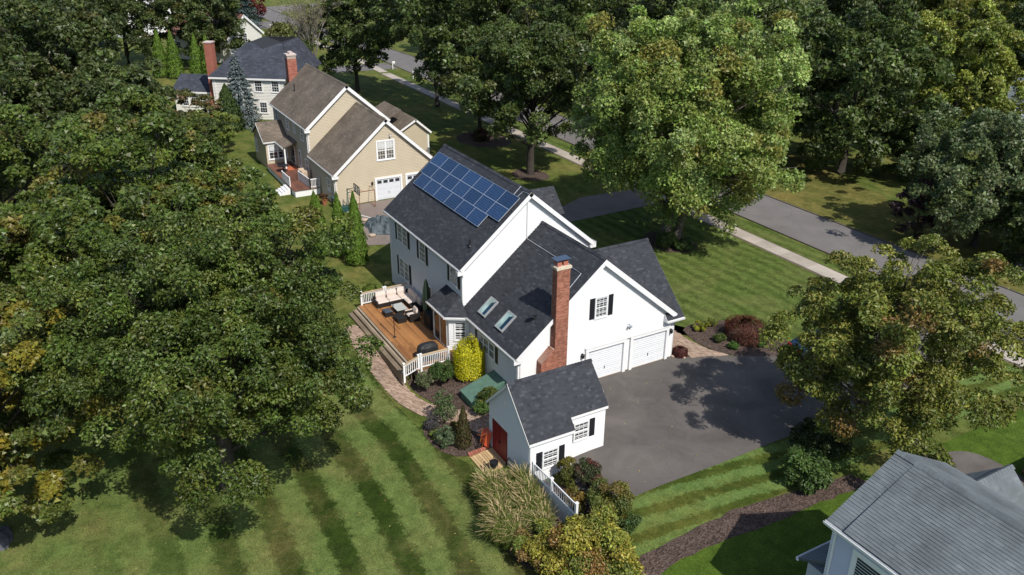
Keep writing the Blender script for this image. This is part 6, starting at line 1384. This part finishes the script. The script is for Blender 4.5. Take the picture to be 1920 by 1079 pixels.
def car(loc, rot, paint, label, L=4.7, W=1.82, H=1.48):
    C = thing('parked_car', loc, label, 'car'); X = Matrix.Translation(loc) @ Matrix.Rotation(rot, 4, 'Z')
    b = MB(X); h = L/2; w = W/2
    secs = [(-h,.42,.62,.80),(-h+.12,.30,.78,.92),(-h+.75,.24,.92,1.0),(-.55,.22,.96,1.0),(.75,.22,.95,1.0),(1.35,.24,.92,1.0),(h-.25,.30,.74,.94),(h,.40,.60,.82)]
    vs = []
    for x, z0, z1, k in secs: vs += [(x,-w*k,z0+.08),(x,-w*k*1.0,(z0+z1)/2),(x,-w*k*.93,z1),(x,w*k*.93,z1),(x,w*k,(z0+z1)/2),(x,w*k,z0+.08)]
    fs = [(i*6+k,(i+1)*6+k,(i+1)*6+(k+1)%6,i*6+(k+1)%6) for i in range(len(secs)-1) for k in range(6)]+[tuple(range(6)),tuple(range(len(secs)*6-6,len(secs)*6))[::-1]]
    b.add(vs, fs); b.build('body', paint, C)
    def cab(x0,x1,x2,x3,z0,z1,wb,wt,name,m): 
        q = MB(X); q.add([(x0,-wb,z0),(x3,-wb,z0),(x3,wb,z0),(x0,wb,z0),(x1,-wt,z1),(x2,-wt,z1),(x2,wt,z1),(x1,wt,z1)], [(0,3,2,1),(4,5,6,7),(0,1,5,4),(1,2,6,5),(2,3,7,6),(3,0,4,7)]); return q.build(name, m, C)
    cab(-h+.5,-.95,.55,1.3,.92,H-.06,w*.90,w*.70,'window',GLASS); cab(-1.05,-.95,.55,.66,H-.058,H,w*.72,w*.66,'roof',paint)
    for sx in (-h+.85, h-.85):
        for sy in (-1,1):
            q = MB(X); q.tube([(sx,sy*(w-.2),.33),(sx,sy*(w+.01),.33)], .33, 16); t = q.build('wheel', RUBBER, C); q = MB(X); q.tube([(sx,sy*(w+.011),.33),(sx,sy*(w+.02),.33)], .2, 12); q.build('rim', STEEL, t)
    for sy in (-1,1):
        q = MB(X); q.box(h-.10,h+.01,sy*w*.62-.18,sy*w*.62+.18,.58,.72); q.build('headlight', flat('lamp_glass', (.7,.72,.72), .2, .5), C); q = MB(X); q.box(-h-.012,-h+.06,sy*w*.6-.18,sy*w*.6+.18,.60,.76); q.build('tail_light', flat('red_lamp', (.4,.01,.01), .3, .5), C)
        q = MB(X); q.box(.85,1.0,sy*(w*.98)-.09,sy*(w*.98)+.09,.95,1.08); q.build('mirror', paint, C)
car((-38.5,32.3,.025), 0.0, REDP, 'red car parked at the kerb under the light green maple')
car((4.6,16.6,.035), math.radians(74), BLUEP, 'dark blue car on the driveway behind the olive green tree')
def mailbox(x, y, label, m=TRIM):
    M = thing('mailbox', (x,y,0), label, 'mailbox', 'white mailboxes along the street'); b = MB(); b.box(x-.06,x+.06,y-.06,y+.06,-.1,1.05); b.box(x-.05,x+.05,y-.061,y+.45,.9,.98); b.build('post', m, M)
    b = MB(); b.extrude([(x-.11,y-.1,1.06),(x+.11,y-.1,1.06),(x+.11,y-.1,1.2),(x+.06,y-.1,1.28),(x-.06,y-.1,1.28),(x-.11,y-.1,1.2)], (0,.52,0)); b.build('box', m, M)
for x, y, lab in ((-34.7,29.6,'white mailbox beside the red car at the kerb'), (2.2,29.3,'white mailbox by the driveway mouth behind the olive green tree'), (-103,29.9,'white mailbox far up the street'), (-93.5,29.6,'white mailbox above the shaded tan house lawn')): mailbox(x, y, lab)
def trailer():
    T = thing('utility_trailer', (19.4,15.6,0), 'dark green utility trailer at the right edge by the neighbouring driveway', 'trailer'); 
    b = MB(); b.box(18.9,20.4,15.0,17.6,.45,.55); b.build('bed', BLACK, T)
    for a in ((18.9,18.95,15.0,17.6),(20.35,20.4,15.0,17.6),(18.951,20.349,15.0,15.05),(18.951,20.349,17.55,17.6)):
        b = MB(); b.box(*a,.551,1.25); b.build('side_panel', flat('dark_green_panel', (.03,.07,.045), .5), T)
    for x in (18.8,20.5): b = MB(); b.tube([(x-.1,16.4,.33),(x+.1,16.4,.33)], .33, 14); b.build('wheel', RUBBER, T)
    b = MB(); b.box(19.0,19.2,14.95,14.99,.6,.72); b.build('tail_light', flat('red_lamp2', (.5,.02,.01), .3), T); b = MB(); b.beam((19.6,17.6,.45),(19.6,18.9,.45),.08,.08); b.build('tow_bar', BLACK, T)
trailer()

def fallen_leaves():
    rng = np.random.default_rng(31); n = 1500
    x = np.concatenate([rng.uniform(-30, 12, 700), rng.uniform(-45, 10, 500), rng.uniform(1, 10, 60), rng.uniform(-24, -8, 240)]); y = np.concatenate([rng.uniform(-38, -10.6, 700), rng.uniform(37.5, 50, 500), rng.uniform(-3, 12, 60), rng.uniform(9, 26, 240)])
    z = np.array([G(a, b) for a, b in zip(x, y)])+.05
    tint = np.array([[.34,.27,.06],[.26,.17,.06],[.20,.12,.05],[.30,.29,.10]])[rng.integers(0, 4, n)]
    o = leaf_mesh('fallen_leaves', np.stack([x, y, z], 1), np.tile([0, 0, 1.], (n, 1))+rdir(rng, n)*.3, rdir(rng, n)+[0, 0, .0], rng.uniform(.06, .13, n), .6, tint, LEAF)
    tag(o, 'scattered yellow and brown fallen leaves on the grass', 'fallen leaves', kind='stuff')
fallen_leaves()
